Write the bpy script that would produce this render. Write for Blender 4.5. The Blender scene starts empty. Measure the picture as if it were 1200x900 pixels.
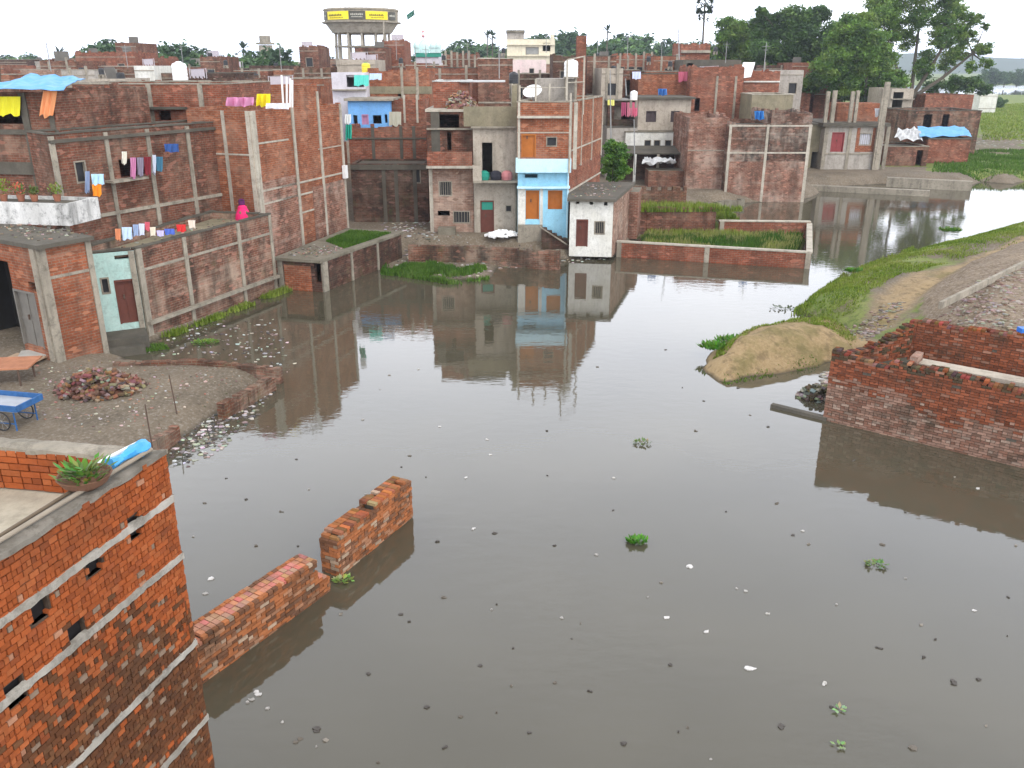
import bpy, math, random
import numpy as np
from mathutils import Vector, Matrix
R = math.radians
scene = bpy.context.scene
C = scene.collection
rnd = random.Random(7)
nr = np.random.RandomState(11)

# ------------------------------------------------------------------ camera, sky, sun, exposure
TP = .372; PIT = math.atan(TP); SP, CP = math.sin(PIT), math.cos(PIT); FL = 1000.; CH = 10.
cam = bpy.data.cameras.new('camera'); camo = bpy.data.objects.new('camera', cam); C.objects.link(camo)
camo.location = (0, 0, CH); camo.rotation_euler = (math.pi/2-PIT, 0, 0)
cam.sensor_width = 36; cam.lens = 36*FL/1200; cam.clip_end = 6000; cam.clip_start = .1
scene.camera = camo
SUN_EL, SUN_AZ = R(52), R(150)      # azimuth measured clockwise from +Y; sun veiled by cloud, behind and right of the camera
w = bpy.data.worlds.new('World'); scene.world = w; w.use_nodes = True
nt = w.node_tree; nt.nodes.clear()
sky = nt.nodes.new('ShaderNodeTexSky'); sky.sky_type = 'NISHITA'; sky.sun_disc = False
sky.sun_elevation = SUN_EL; sky.sun_rotation = SUN_AZ; sky.air_density = 1.5; sky.dust_density = 6; sky.ozone_density = 1
hs = nt.nodes.new('ShaderNodeHueSaturation'); hs.inputs['Saturation'].default_value = .22
tc = nt.nodes.new('ShaderNodeTexCoord'); mp = nt.nodes.new('ShaderNodeMapping'); mp.inputs['Scale'].default_value = (1, 1, 3)
cn = nt.nodes.new('ShaderNodeTexNoise'); cn.inputs['Scale'].default_value = 2.2; cn.inputs['Detail'].default_value = 5
cr = nt.nodes.new('ShaderNodeValToRGB'); cr.color_ramp.elements[0].position = .3; cr.color_ramp.elements[0].color = (7.2, 7.7, 8.9, 1)
cr.color_ramp.elements[1].position = .7; cr.color_ramp.elements[1].color = (9.6, 9.8, 10.4, 1)
mx = nt.nodes.new('ShaderNodeMix'); mx.data_type = 'RGBA'; mx.inputs[0].default_value = .75
bg = nt.nodes.new('ShaderNodeBackground'); bg.inputs[1].default_value = .15
wo = nt.nodes.new('ShaderNodeOutputWorld')
L = nt.links.new
L(sky.outputs[0], hs.inputs['Color']); L(tc.outputs['Generated'], mp.inputs[0]); L(mp.outputs[0], cn.inputs[0]); L(cn.outputs[0], cr.inputs[0])
L(hs.outputs[0], mx.inputs[6]); L(cr.outputs[0], mx.inputs[7])
sx = nt.nodes.new('ShaderNodeSeparateXYZ'); L(tc.outputs['Generated'], sx.inputs[0])
mr = nt.nodes.new('ShaderNodeMapRange'); mr.inputs[1].default_value = .22; mr.inputs[2].default_value = .95; mr.inputs[3].default_value = 2.75; mr.inputs[4].default_value = .75; mr.interpolation_type = 'SMOOTHSTEP'; L(sx.outputs[2], mr.inputs[0])
vm = nt.nodes.new('ShaderNodeVectorMath'); vm.operation = 'SCALE'; L(mx.outputs[2], vm.inputs[0]); L(mr.outputs[0], vm.inputs['Scale']); L(vm.outputs[0], bg.inputs[0]); L(bg.outputs[0], wo.inputs[0])
sl = bpy.data.lights.new('sun', 'SUN'); sl.energy = 1.3; sl.angle = R(14); sl.color = (1, .95, .88)
so = bpy.data.objects.new('sun', sl); C.objects.link(so)
so.rotation_euler = (math.pi/2-SUN_EL, 0, math.pi-SUN_AZ)
so.location = (0, 0, 60)
scene.view_settings.view_transform = 'Standard'; scene.view_settings.look = 'None'
scene.view_settings.exposure = -.1; scene.view_settings.gamma = 1; scene.view_settings.use_curve_mapping = False
scene.render.engine = 'CYCLES'
scene.cycles.volume_bounces = 0; scene.cycles.max_bounces = 6

# ------------------------------------------------------------------ survey helpers: a sight line meets a level, a plane or a wall
def ray(px, py):
    v = (py-450)/FL
    return (px-600)/FL, CP-v*SP, -(SP+v*CP)
def G(px, py, z=0.):
    x, y, d = ray(px, py); t = (z-CH)/d
    return (x*t, y*t)
def W(px, py, Y):
    x, y, d = ray(px, py); t = Y/y
    return (x*t, CH+d*t)
def ON(A, B, px, py):
    x, y, d = ray(px, py)
    ex, ey = B[0]-A[0], B[1]-A[1]; Ln = math.hypot(ex, ey)
    nx, ny = ey/Ln, -ex/Ln
    t = (A[0]*nx+A[1]*ny)/(x*nx+y*ny)
    return ((x*t-A[0])*ex+(y*t-A[1])*ey)/Ln, CH+d*t

# ------------------------------------------------------------------ mesh builder
class MB:
    def __init__(s): s.v = []; s.f = []; s.uv = []; s.c = []; s.col = (1, 1, 1)
    def poly(s, pts, uv=None):
        n0 = len(s.v); s.v += [tuple(p) for p in pts]; s.f.append(tuple(range(n0, n0+len(pts))))
        if uv is None:
            a, b, c = Vector(pts[0]), Vector(pts[1]), Vector(pts[2]); n = (b-a).cross(c-b)
            if n.length < 1e-9: n = Vector((0, 0, 1))
            n.normalize()
            if abs(n.z) > .7: uv = [(p[0], p[1]) for p in pts]
            else:
                t = Vector((-n.y, n.x, 0)).normalized(); uv = [(p[0]*t.x+p[1]*t.y, p[2]) for p in pts]
        s.uv += uv; s.c.append(s.col)
    def prism(s, P, z0, z1, top=True, bot=False):
        n = len(P)
        for i in range(n):
            a, b = P[i], P[(i+1) % n]
            s.poly([(a[0], a[1], z0), (b[0], b[1], z0), (b[0], b[1], z1), (a[0], a[1], z1)])
        if top: s.poly([(p[0], p[1], z1) for p in P])
        if bot: s.poly([(p[0], p[1], z0) for p in reversed(P)])
    def box(s, x0, x1, y0, y1, z0, z1): s.prism([(x0, y0), (x1, y0), (x1, y1), (x0, y1)], z0, z1, True, True)
    def obox(s, c, size, M):
        hx, hy, hz = size[0]/2, size[1]/2, size[2]/2
        P = [Vector(c)+M @ Vector((a*hx, b*hy, d*hz)) for d in (-1, 1) for a, b in ((-1, -1), (1, -1), (1, 1), (-1, 1))]
        for q in ((0, 3, 2, 1), (4, 5, 6, 7), (0, 1, 5, 4), (1, 2, 6, 5), (2, 3, 7, 6), (3, 0, 4, 7)): s.poly([P[k] for k in q])
    def along(s, A, B, u0, u1, d0, d1, z0, z1):   # box on a wall line: u along, d outward
        ex, ey = B[0]-A[0], B[1]-A[1]; Ln = math.hypot(ex, ey); ex /= Ln; ey /= Ln; nx, ny = ey, -ex
        q = lambda u, d: (A[0]+ex*u+nx*d, A[1]+ey*u+ny*d)
        s.prism([q(u0, d1), q(u1, d1), q(u1, d0), q(u0, d0)], z0, z1, True, True)
    def tube(s, p0, p1, r0, r1=None, n=7, caps=True):
        r1 = r0 if r1 is None else r1
        p0, p1 = Vector(p0), Vector(p1); d = p1-p0
        if d.length < 1e-6: return
        q = d.to_track_quat('Z', 'Y').to_matrix()
        ra = [p0+q @ Vector((math.cos(2*math.pi*i/n)*r0, math.sin(2*math.pi*i/n)*r0, 0)) for i in range(n)]
        rb = [p1+q @ Vector((math.cos(2*math.pi*i/n)*r1, math.sin(2*math.pi*i/n)*r1, 0)) for i in range(n)]
        for i in range(n):
            j = (i+1) % n; s.poly([ra[i], ra[j], rb[j], rb[i]])
        if caps: s.poly(rb); s.poly(ra[::-1])
    def lathe(s, c, prof, n=20, caps=True):
        rs = [[(c[0]+r*math.cos(2*math.pi*i/n), c[1]+r*math.sin(2*math.pi*i/n), c[2]+z) for i in range(n)] for r, z in prof]
        for a, b in zip(rs, rs[1:]):
            for i in range(n):
                j = (i+1) % n; s.poly([a[i], a[j], b[j], b[i]])
        if caps: s.poly(rs[-1]); s.poly(rs[0][::-1])
    def face(s, A, B, z0, z1, holes=(), depth=.22, ztop=None):
        """a wall skin from A to B with real openings (u0,u1,za,zb) and their reveals"""
        ex, ey = B[0]-A[0], B[1]-A[1]; Ln = math.hypot(ex, ey); ex /= Ln; ey /= Ln; nx, ny = ey, -ex
        q = lambda u, z, d=0: (A[0]+ex*u-nx*d, A[1]+ey*u-ny*d, z)
        H = []
        for h in holes:
            h = (max(h[0], .02), min(h[1], Ln-.02), max(h[2], z0), min(h[3], z1))
            if h[1] > h[0] and h[3] > h[2]: H.append(h)
        us = sorted({0, Ln, *[h[0] for h in H], *[h[1] for h in H]}); zs = sorted({z0, z1, *[h[2] for h in H], *[h[3] for h in H]})
        for a, b in zip(us, us[1:]):
            for c, d in zip(zs, zs[1:]):
                m, n = (a+b)/2, (c+d)/2
                if any(h[0] < m < h[1] and h[2] < n < h[3] for h in H): continue
                s.poly([q(a, c), q(b, c), q(b, d), q(a, d)])
        for a, b, c, d in H:
            s.poly([q(a, c), q(b, c), q(b, c, depth), q(a, c, depth)]); s.poly([q(a, d, depth), q(b, d, depth), q(b, d), q(a, d)])
            s.poly([q(a, c), q(a, c, depth), q(a, d, depth), q(a, d)]); s.poly([q(b, c, depth), q(b, c), q(b, d), q(b, d, depth)])
    def bricks(s, A, B, z0, z1, pal, outward=.08, L=.235, h=.077, gap=.014, jit=.006, topf=None, holes=(), skip=0., botf=None):
        """real bricks laid in courses; outer skin only"""
        ex, ey = B[0]-A[0], B[1]-A[1]; Ln = math.hypot(ex, ey); ex /= Ln; ey /= Ln; nx, ny = ey, -ex
        k = 0; z = z0
        while z < z1-.02:
            u = -(L/2 if k % 2 else 0); hd = (k % 4 == 1)
            while u < Ln:
                l = L if not hd else L/2
                a, b = max(u, 0)+gap/2, min(u+l, Ln)-gap/2
                um = (a+b)/2
                ok = b-a > .03 and (topf is None or z+h*.6 < topf(um)) and not any(q[0] < um < q[1] and q[2] < z+h/2 < q[3] for q in holes)
                if ok and rnd.random() >= skip:
                    o = rnd.uniform(-jit, jit); zz = z+gap*.4; zt = z+h-gap*.4
                    za = rnd.uniform(-.003, .003)
                    s.col = pal(um, z)
                    q = lambda uu, dd: (A[0]+ex*uu+nx*dd, A[1]+ey*uu+ny*dd)
                    s.prism([q(a, o), q(b, o+rnd.uniform(-.003, .003)), q(b, -outward), q(a, -outward)], zz+za, zt+za, True, True)
                u += l
            z += h; k += 1
        s.col = (1, 1, 1)
    def build(s, name, mat, parent=None, smooth=False):
        off = OFF.get(parent.name, (0, 0, 0)) if parent else s.__dict__.get('off', (0, 0, 0))
        me = bpy.data.meshes.new(name)
        v = np.array(s.v, dtype=float).reshape(-1, 3)-np.array(off)
        me.from_pydata(v.tolist(), [], s.f)
        ul = me.uv_layers.new(name='UVMap'); ul.data.foreach_set('uv', np.array(s.uv, dtype=np.float32).ravel())
        at = me.attributes.new('Col', 'FLOAT_COLOR', 'FACE')
        cc = np.ones((len(s.f), 4), dtype=np.float32); cc[:, :3] = np.array(s.c, dtype=np.float32).reshape(-1, 3); at.data.foreach_set('color', cc.ravel())
        if smooth: me.polygons.foreach_set('use_smooth', np.ones(len(s.f), dtype=bool))
        me.materials.append(mat)
        o = bpy.data.objects.new(name, me); C.objects.link(o)
        if parent: o.parent = parent; OFF[o.name] = off
        else: o.location = off
        return o
OFF = {}
def thing(name, label, cat, loc, group=None, rz=0):
    o = bpy.data.objects.new(name, None); C.objects.link(o); o.location = loc; o.empty_display_size = .2
    OFF[o.name] = tuple(loc); o['label'] = label; o['category'] = cat
    if group: o['group'] = group
    return o
def merge(child, root):
    d = Vector(child.location)-Vector(root.location)
    for ch in list(child.children): ch.parent = root; ch.location = Vector(ch.location)+d
    bpy.data.objects.remove(child)
def single(name, mb, mat, label, cat, loc=(0, 0, 0), group=None, smooth=False, kind=None):
    mb.off = tuple(loc); o = mb.build(name, mat, None, smooth); o['label'] = label; o['category'] = cat
    if group: o['group'] = group
    if kind: o['kind'] = kind
    return o
def copy_thing(o, loc, rz=0, sc=1, label=None):
    c = o.copy(); C.objects.link(c); c.location = loc; c.rotation_euler = (0, 0, rz); c.scale = (sc, sc, sc) if not isinstance(sc, tuple) else sc
    if label: c['label'] = label
    for ch in o.children:
        d = ch.copy(); C.objects.link(d); d.parent = c
        for g in ch.children:
            e = g.copy(); C.objects.link(e); e.parent = d
    return c
def struct(o): o['kind'] = 'structure'; return o
def stuff(o, label, cat): o['kind'] = 'stuff'; o['label'] = label; o['category'] = cat; return o

# ------------------------------------------------------------------ materials
class NT:
    def __init__(s, name):
        s.m = bpy.data.materials.new(name); s.m.use_nodes = True; s.t = s.m.node_tree; s.b = s.t.nodes['Principled BSDF']
        s.b.inputs['Specular IOR Level'].default_value = .25; s.b.inputs['Roughness'].default_value = .9
    def n(s, t, **k):
        o = s.t.nodes.new(t)
        for a, b in k.items(): setattr(o, a, b)
        return o
    def l(s, a, b): s.t.links.new(a, b)
    def coord(s, kind='Object'):
        t = s.n('ShaderNodeTexCoord'); return t.outputs[kind]
    def world(s):
        return s.n('ShaderNodeNewGeometry').outputs['Position']
    def noise(s, vec, scale, detail=4, rough=.6, sc=(1, 1, 1)):
        m = s.n('ShaderNodeMapping'); m.inputs['Scale'].default_value = sc; s.l(vec, m.inputs[0])
        o = s.n('ShaderNodeTexNoise'); o.inputs['Scale'].default_value = scale; o.inputs['Detail'].default_value = detail; o.inputs['Roughness'].default_value = rough
        s.l(m.outputs[0], o.inputs['Vector']); return o.outputs[0]
    def ramp(s, f, a, b, c0=(0, 0, 0, 1), c1=(1, 1, 1, 1)):
        o = s.n('ShaderNodeValToRGB'); e = o.color_ramp.elements
        if a > b: a, b, c0, c1 = b, a, c1, c0
        e[0].position = a; e[1].position = b; e[0].color = c0; e[1].color = c1
        s.l(f, o.inputs[0]); return o.outputs[0]
    def mix(s, f, a, b, mode='MIX'):
        o = s.n('ShaderNodeMix', data_type='RGBA', blend_type=mode)
        for i, x in ((0, f), (6, a), (7, b)):
            if isinstance(x, (int, float)): o.inputs[i].default_value = x
            elif isinstance(x, tuple): o.inputs[i].default_value = (*x[:3], 1)
            else: s.l(x, o.inputs[i])
        return o.outputs[2]
    def math(s, op, a, b=0.):
        o = s.n('ShaderNodeMath', operation=op)
        for i, x in ((0, a), (1, b)):
            if isinstance(x, (int, float)): o.inputs[i].default_value = x
            else: s.l(x, o.inputs[i])
        return o.outputs[0]
    def bump(s, h, strength=.4, dist=.02):
        o = s.n('ShaderNodeBump'); o.inputs['Strength'].default_value = strength; o.inputs['Distance'].default_value = dist
        s.l(h, o.inputs['Height']); s.l(o.outputs[0], s.b.inputs['Normal'])
    def out(s, col):
        if isinstance(col, tuple): s.b.inputs['Base Color'].default_value = (*col[:3], 1)
        else: s.l(col, s.b.inputs['Base Color'])
        return s.m
def brick_mat(name, c1, c2, mortar, patch=None, patch_amt=.5, dirt=(.03, .027, .022), dirt_amt=.5, seed=0, moss=0., course=.1, blen=.27, msz=.012):
    s = NT(name); uv = s.n('ShaderNodeUVMap').outputs[0]; wp = s.world()
    mp = s.n('ShaderNodeMapping'); mp.inputs['Location'].default_value = (seed*1.7, seed*.31, 0); s.l(uv, mp.inputs[0])
    b = s.n('ShaderNodeTexBrick'); s.l(mp.outputs[0], b.inputs['Vector'])
    b.inputs['Scale'].default_value = 1; b.inputs['Brick Width'].default_value = blen; b.inputs['Row Height'].default_value = course
    b.inputs['Mortar Size'].default_value = msz; b.inputs['Mortar Smooth'].default_value = .3; b.inputs['Bias'].default_value = -.1
    b.inputs['Color1'].default_value = (*c1, 1); b.inputs['Color2'].default_value = (*c2, 1); b.inputs['Mortar'].default_value = (*mortar, 1)
    of = s.n('ShaderNodeVectorMath', operation='ADD'); of.inputs[1].default_value = (seed*13.1, seed*7.7, seed*3.3); s.l(wp, of.inputs[0]); wp = of.outputs[0]
    big = s.noise(wp, .45, 5, .65); fine = s.noise(wp, 5.5, 4, .7); streak = s.noise(wp, .9, 4, .6, (1.6, 1.6, .22)); lay = s.noise(wp, .8, 3, .6, (.22, .22, 3.2))
    col = s.mix(s.ramp(fine, .25, .8), s.mix(1., b.outputs[0], (.6, .52, .48), 'MULTIPLY'), b.outputs[0])
    if patch: col = s.mix(s.math('MULTIPLY', s.ramp(big, .47, .66), patch_amt*.8), col, patch)
    col = s.mix(s.math('MULTIPLY', s.ramp(lay, .54, .72), patch_amt*.8), col, patch or (.3, .25, .21))
    col = s.mix(s.math('MULTIPLY', s.ramp(streak, .46, .72), dirt_amt), col, dirt)
    if moss: col = s.mix(s.math('MULTIPLY', s.ramp(s.noise(wp, 1.3, 5, .7), .55, .7), moss), col, (.07, .09, .025))
    blot = s.noise(wp, 1.7, 6, .75); col = s.mix(s.math('MULTIPLY', s.ramp(blot, .5, .68), dirt_amt*.9), col, tuple(x*.9 for x in dirt)); col = s.mix(s.math('MULTIPLY', s.ramp(blot, .44, .3), .35), col, s.mix(1., col, (1.7, 1.45, 1.3), 'MULTIPLY'))
    v = s.n('ShaderNodeTexVoronoi'); v.inputs['Scale'].default_value = 1; mv = s.n('ShaderNodeMapping'); mv.inputs['Scale'].default_value = (3.7, 9.5, 1); s.l(uv, mv.inputs[0]); s.l(mv.outputs[0], v.inputs['Vector'])
    sp = s.n('ShaderNodeSeparateXYZ'); s.l(v.outputs['Color'], sp.inputs[0]); col = s.mix(s.math('MULTIPLY', s.ramp(sp.outputs[0], .80, .95), .5), col, tuple(x*.35 for x in c1)); col = s.mix(s.math('MULTIPLY', s.ramp(sp.outputs[1], .86, .97), .45), col, tuple(min(.5, x*1.5+.05) for x in c1))
    s.b.inputs['Specular IOR Level'].default_value = .08; s.bump(b.outputs[1], -.5, .012)
    s.out(col); return s.m
def plaster_mat(name, c, c2=None, dirt_amt=.5, dirt=(.07, .06, .045), seed=0, bump=.2, rough=.9):
    s = NT(name); wp = s.world(); of = s.n('ShaderNodeVectorMath', operation='ADD'); of.inputs[1].default_value = (seed*5.1, seed*3.7, seed*2.3); s.l(wp, of.inputs[0]); wp = of.outputs[0]
    c2 = c2 or tuple(x*.7 for x in c)
    col = s.mix(s.ramp(s.noise(wp, .7, 6, .7), .35, .68), c, c2)
    col = s.mix(s.math('MULTIPLY', s.ramp(s.noise(wp, 1.1, 5, .7, (1.8, 1.8, .2)), .48, .75), dirt_amt), col, dirt)
    f = s.noise(wp, 14, 3, .7); g = s.noise(wp, 3.3, 6, .8)
    col = s.mix(s.math('MULTIPLY', s.ramp(g, .5, .66), min(1, dirt_amt*1.1)), col, tuple(x*1.3 for x in dirt))
    col = s.mix(s.math('MULTIPLY', s.ramp(f, .45, .75), .3), col, tuple(x*.45 for x in c))
    s.bump(f, bump, .01); s.b.inputs['Roughness'].default_value = rough
    return s.out(col)
def plain(name, c, rough=.7, var=.25, metal=0., spec=.3, scale=3.):
    s = NT(name); col = s.mix(s.math('MULTIPLY', s.ramp(s.noise(s.world(), scale, 4, .6), .3, .75), var*2), c, tuple(x*.5 for x in c))
    s.b.inputs['Roughness'].default_value = rough; s.b.inputs['Metallic'].default_value = metal; s.b.inputs['Specular IOR Level'].default_value = spec
    return s.out(col)
def attr_mat(name, tint=(1, 1, 1), rough=.9, dirt=None, trans=0., lowstain=None, spec=.1, dscale=1.1):
    s = NT(name); a = s.n('ShaderNodeAttribute', attribute_name='Col').outputs[0]
    col = s.mix(1., a, tint, 'MULTIPLY'); wp = s.world(); f = s.noise(wp, 22, 4, .7)
    if not trans: col = s.mix(s.math('MULTIPLY', s.ramp(f, .35, .75), .45), col, s.mix(1., col, (.5, .46, .42), 'MULTIPLY')); s.bump(f, .5, .01)
    if dirt: col = s.mix(s.math('MULTIPLY', s.ramp(s.noise(wp, 1.1, 5, .7), .5, .72), dirt), col, (.045, .04, .028))
    s.b.inputs['Roughness'].default_value = rough; s.b.inputs['Specular IOR Level'].default_value = spec
    s.out(col)
    if trans:
        t = s.n('ShaderNodeBsdfTranslucent'); s.l(col, t.inputs[0]); m = s.n('ShaderNodeMixShader'); m.inputs[0].default_value = trans
        s.l(s.b.outputs[0], m.inputs[1]); s.l(t.outputs[0], m.inputs[2]); s.l(m.outputs[0], s.t.nodes['Material Output'].inputs[0])
    return s.m
B = {}
B['near'] = attr_mat('fired_brick', dirt=.35)
B['red'] = brick_mat('red_brick', (.32, .095, .05), (.22, .065, .038), (.24, .19, .145), (.33, .20, .14), .5, dirt_amt=.45, seed=1)
B['orange'] = brick_mat('orange_brick', (.38, .115, .05), (.27, .082, .04), (.28, .21, .155), (.37, .23, .16), .5, dirt_amt=.4, seed=2)
B['brown'] = brick_mat('brown_brick', (.23, .085, .05), (.155, .06, .04), (.21, .17, .13), (.29, .2, .145), .6, dirt_amt=.7, seed=3)
B['dark'] = brick_mat('damp_brick', (.13, .058, .04), (.08, .042, .03), (.12, .10, .08), (.19, .145, .11), .6, dirt_amt=.85, seed=4, moss=.4)
B['mossy'] = brick_mat('weathered_brick', (.22, .09, .055), (.14, .065, .042), (.22, .19, .14), (.29, .235, .18), .7, dirt_amt=.8, seed=5, moss=.45)
B['pink'] = brick_mat('pale_pink_brick', (.37, .21, .15), (.28, .15, .105), (.37, .3, .24), (.43, .34, .27), .8, dirt_amt=.4, seed=6)
B['salt'] = brick_mat('salt_stained_brick', (.31, .135, .09), (.22, .095, .065), (.34, .28, .22), (.45, .34, .27), .9, dirt_amt=.55, seed=8)
B['side'] = brick_mat('water_stained_brick', (.26, .11, .07), (.18, .078, .052), (.3, .24, .19), (.40, .30, .225), .9, dirt_amt=.85, seed=12, moss=.3)
B['patchy'] = brick_mat('brick_with_flaking_render', (.20, .09, .06), (.13, .06, .043), (.2, .165, .125), (.40, .34, .28), .9, dirt_amt=.95, seed=9)
B['conc'] = plaster_mat('grey_concrete', (.37, .325, .255), (.23, .205, .16), .6, seed=1)
B['pale'] = plaster_mat('pale_concrete', (.52, .47, .385), (.36, .32, .255), .45, seed=2)
B['roof'] = plaster_mat('weathered_roof_screed', (.24, .215, .165), (.13, .115, .08), .55, seed=3)
B['roofd'] = plaster_mat('dark_roof_screed', (.13, .115, .09), (.065, .06, .048), .6, seed=4)
B['olive'] = plaster_mat('olive_stained_plaster', (.28, .24, .16), (.18, .16, .1), .4, seed=5)
B['plaster'] = plaster_mat('beige_plaster', (.47, .41, .33), (.35, .30, .24), .45, seed=6)
B['grey'] = plaster_mat('grey_plaster', (.43, .39, .34), (.32, .29, .25), .45, seed=7)
B['white'] = plaster_mat('whitewashed_plaster', (.74, .73, .68), (.6, .58, .5), .3, seed=8)
B['whited'] = plaster_mat('blackened_whitewash', (.70, .69, .66), (.45, .44, .41), .75, (.05, .05, .045), seed=9)
B['blue'] = plaster_mat('sky_blue_paint', (.36, .68, .84), (.30, .60, .78), .15, seed=10, bump=.05)
B['paleblue'] = plaster_mat('pale_blue_paint', (.58, .82, .9), (.50, .75, .85), .15, seed=11, bump=.05)
B['teal'] = plaster_mat('faded_teal_limewash', (.50, .66, .60), (.36, .55, .50), .3, seed=12)
B['lav'] = plaster_mat('lavender_white_plaster', (.66, .63, .66), (.55, .52, .55), .2, seed=13)
B['roomblue'] = plaster_mat('bright_blue_wall', (.16, .38, .72), (.2, .46, .8), .15, seed=14)
B['cream'] = plaster_mat('cream_plaster', (.74, .68, .52), (.62, .56, .42), .2, seed=15)
B['mint'] = plaster_mat('mint_plaster', (.5, .72, .66), (.6, .74, .74), .2, seed=16)
M = {}
M['orange'] = plain('orange_painted_wood', (.42, .13, .018), .5)
M['maroon'] = plain('maroon_painted_wood', (.14, .045, .03), .6)
M['reddoor'] = plain('red_painted_metal', (.26, .045, .045), .5)
M['green'] = plain('green_painted_wood', (.03, .28, .2), .6)
M['dark'] = plain('dark_grille', (.03, .03, .032), .6)
M['shutter'] = plain('dark_window_board', (.07, .05, .05), .7)
M['iron'] = plain('rusty_iron', (.11, .07, .05), .8)
M['steel'] = plain('weathered_steel_pole', (.3, .3, .29), .6)
M['tin'] = plain('corrugated_tin', (.22, .205, .18), .55, metal=.3)
M['wood'] = plain('grey_wood', (.3, .25, .19), .85)
M['plasticw'] = plain('white_plastic', (.82, .82, .8), .4, .06)
M['plasticb'] = plain('black_plastic', (.035, .035, .037), .45)
M['plasticy'] = plain('yellow_plastic', (.75, .6, .05), .45, .1)
M['plasticblue'] = plain('blue_plastic', (.03, .16, .55), .45, .1)
M['tarpblue'] = plain('blue_tarpaulin', (.13, .38, .68), .55, .25, scale=2.)
M['tarpw'] = plain('pale_tarpaulin', (.55, .55, .54), .6, .3, scale=2.)
M['glass'] = plain('dull_glass', (.10, .12, .13), .2, .2, spec=.5)
def cloth_mat(n, c): return plain(n, c, .85, .12)

# ------------------------------------------------------------------ ground, water, far hills
def sdf(P, X, Y):   # positive inside
    P = np.array(P); d = np.full(X.shape, 1e9); ins = np.zeros(X.shape, bool)
    for i in range(len(P)):
        a, b = P[i], P[(i+1) % len(P)]; e = b-a
        t = np.clip(((X-a[0])*e[0]+(Y-a[1])*e[1])/max(e@e, 1e-9), 0, 1)
        d = np.minimum(d, np.hypot(X-a[0]-t*e[0], Y-a[1]-t*e[1]))
        c = ((a[1] > Y) != (b[1] > Y)) & (X < (b[0]-a[0])*(Y-a[1])/((b[1]-a[1]) or 1e-9)+a[0]); ins ^= c
    return np.where(ins, d, -d)
_tab = [(nr.uniform(0, 6.28), nr.uniform(0, 6.28), nr.uniform(0, 6.28)) for _ in range(14)]
def wob(X, Y, s=1.):   # cheap smooth noise, about -1..1
    r = 0
    for i, (a, b, c) in enumerate(_tab):
        k = s*(1.37**(i % 7)); r = r+np.sin(X*k*math.cos(a)+Y*k*math.sin(a)+b+1.3*np.sin(Y*k*.63*math.cos(c)+c))/(1+.35*(i % 7))
    return r/7
def px(*l, z=0.): return [G(a, b, z) for a, b in l]
LAND = {
 'left': ([(-70, 2), (-9.2, 2), (-9.2, 9), (-11.2, 15)]+px((198, 522), (325, 436), (135, 424))+[(-14.1, 29.5), (-15.8, 30.8), (-14.0, 31.4), (-11.3, 39.9), (-9.0, 39.6), (-6.3, 46.6), (-6, 49), (-70, 49)], .42, 1.1),
 'bank': ([(-9, 46), (-6.4, 46)]+px((455, 303), (478, 299), (520, 299), (560, 299), (600, 302), (660, 304), (722, 300))+[(6.4, 49), (8.4, 54.5), (13.8, 55), (14.5, 66), (23.6, 69.5), (26, 73), (27, 90), (-70, 90), (-70, 49), (-10, 49)], .9, 1.6),
 'weedflat': (px((440, 312), (478, 322), (520, 328), (575, 326), (585, 312), (560, 296), (470, 296)), .12, .8),
 'encl': ([(7.2, 47.6), (15.3, 45.4), (18.1, 52.4), (8.2, 53.6)], .3, .4),
 'far': (px((940, 221), (1030, 216), (1135, 219), (1150, 213), (1185, 216), (1200, 213))+[(80, 82), (200, 100), (900, 200), (900, 400), (200, 330), (60, 290), (20, 400), (-900, 400), (-900, 60), (-60, 60), (-30, 88), (20, 88)], .8, 2.0),
 'beyond': ([(-900, 350), (30, 420), (110, 470), (300, 520), (3000, 700), (3000, 3500), (-3000, 3500), (-900, 800)], .8, 20.),
 'pen': (px((932, 366), (948, 350), (975, 336), (1010, 318), (1060, 298), (1130, 281), (1200, 262))+[(46, 66), (90, 80), (90, 20), (16, 21.5), (11.8, 25.5), (11.5, 28.5)]+px((1003, 392), (975, 378)), .85, 3.2),
 'rubble': (px((1068, 372), (1110, 340), (1200, 300))+[(60, 60), (90, 20), (17, 22), (13.2, 26)], 2.15, 3.),
 'mound': (px((826, 432), (832, 415), (862, 400), (905, 388), (960, 385), (1010, 398))+[(12.4, 28.4)]+px((975, 425), (935, 434), (890, 441), (845, 449)), .95, 1.9),
}
def ground_h(X, Y):
    X = np.asarray(X, float); Y = np.asarray(Y, float); h = np.full(X.shape, -1.2)
    n = wob(X, Y, .9); n2 = wob(X+40, Y-13, 3.1)
    for k, (P, top, wd) in LAND.items():
        d = sdf(P, X, Y)
        if k in ('pen', 'mound', 'rubble', 'bank', 'far'): d = d+.28*n2*min(1, wd/2)
        t = np.clip(d/wd+.0, -1, 1)
        base = .02 if k != 'rubble' else .8
        hh = np.where(t > 0, base+(top-base)*(1-(1-t)**2), base+t*1.4*wd*.5)
        if k == 'pen': hh = hh+np.where(t > 0, t*(.22*n+.05*n2), 0)
        if k == 'rubble': hh = hh+np.where(t > 0, t*(.10*n+.12*n2), 0)
        if k == 'mound': hh = hh+np.where(t > 0, t*(.24*n+.13*n2), 0)
        if k in ('bank', 'far'): hh = hh+np.where(t > 0, t*.05*n2, 0)
        if k == 'left': hh = hh+np.where(t > 0, t*.04*n2, 0)
        h = np.maximum(h, hh)
    return h
def hz(x, y): return float(ground_h(np.array([x]), np.array([y]))[0])
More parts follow.
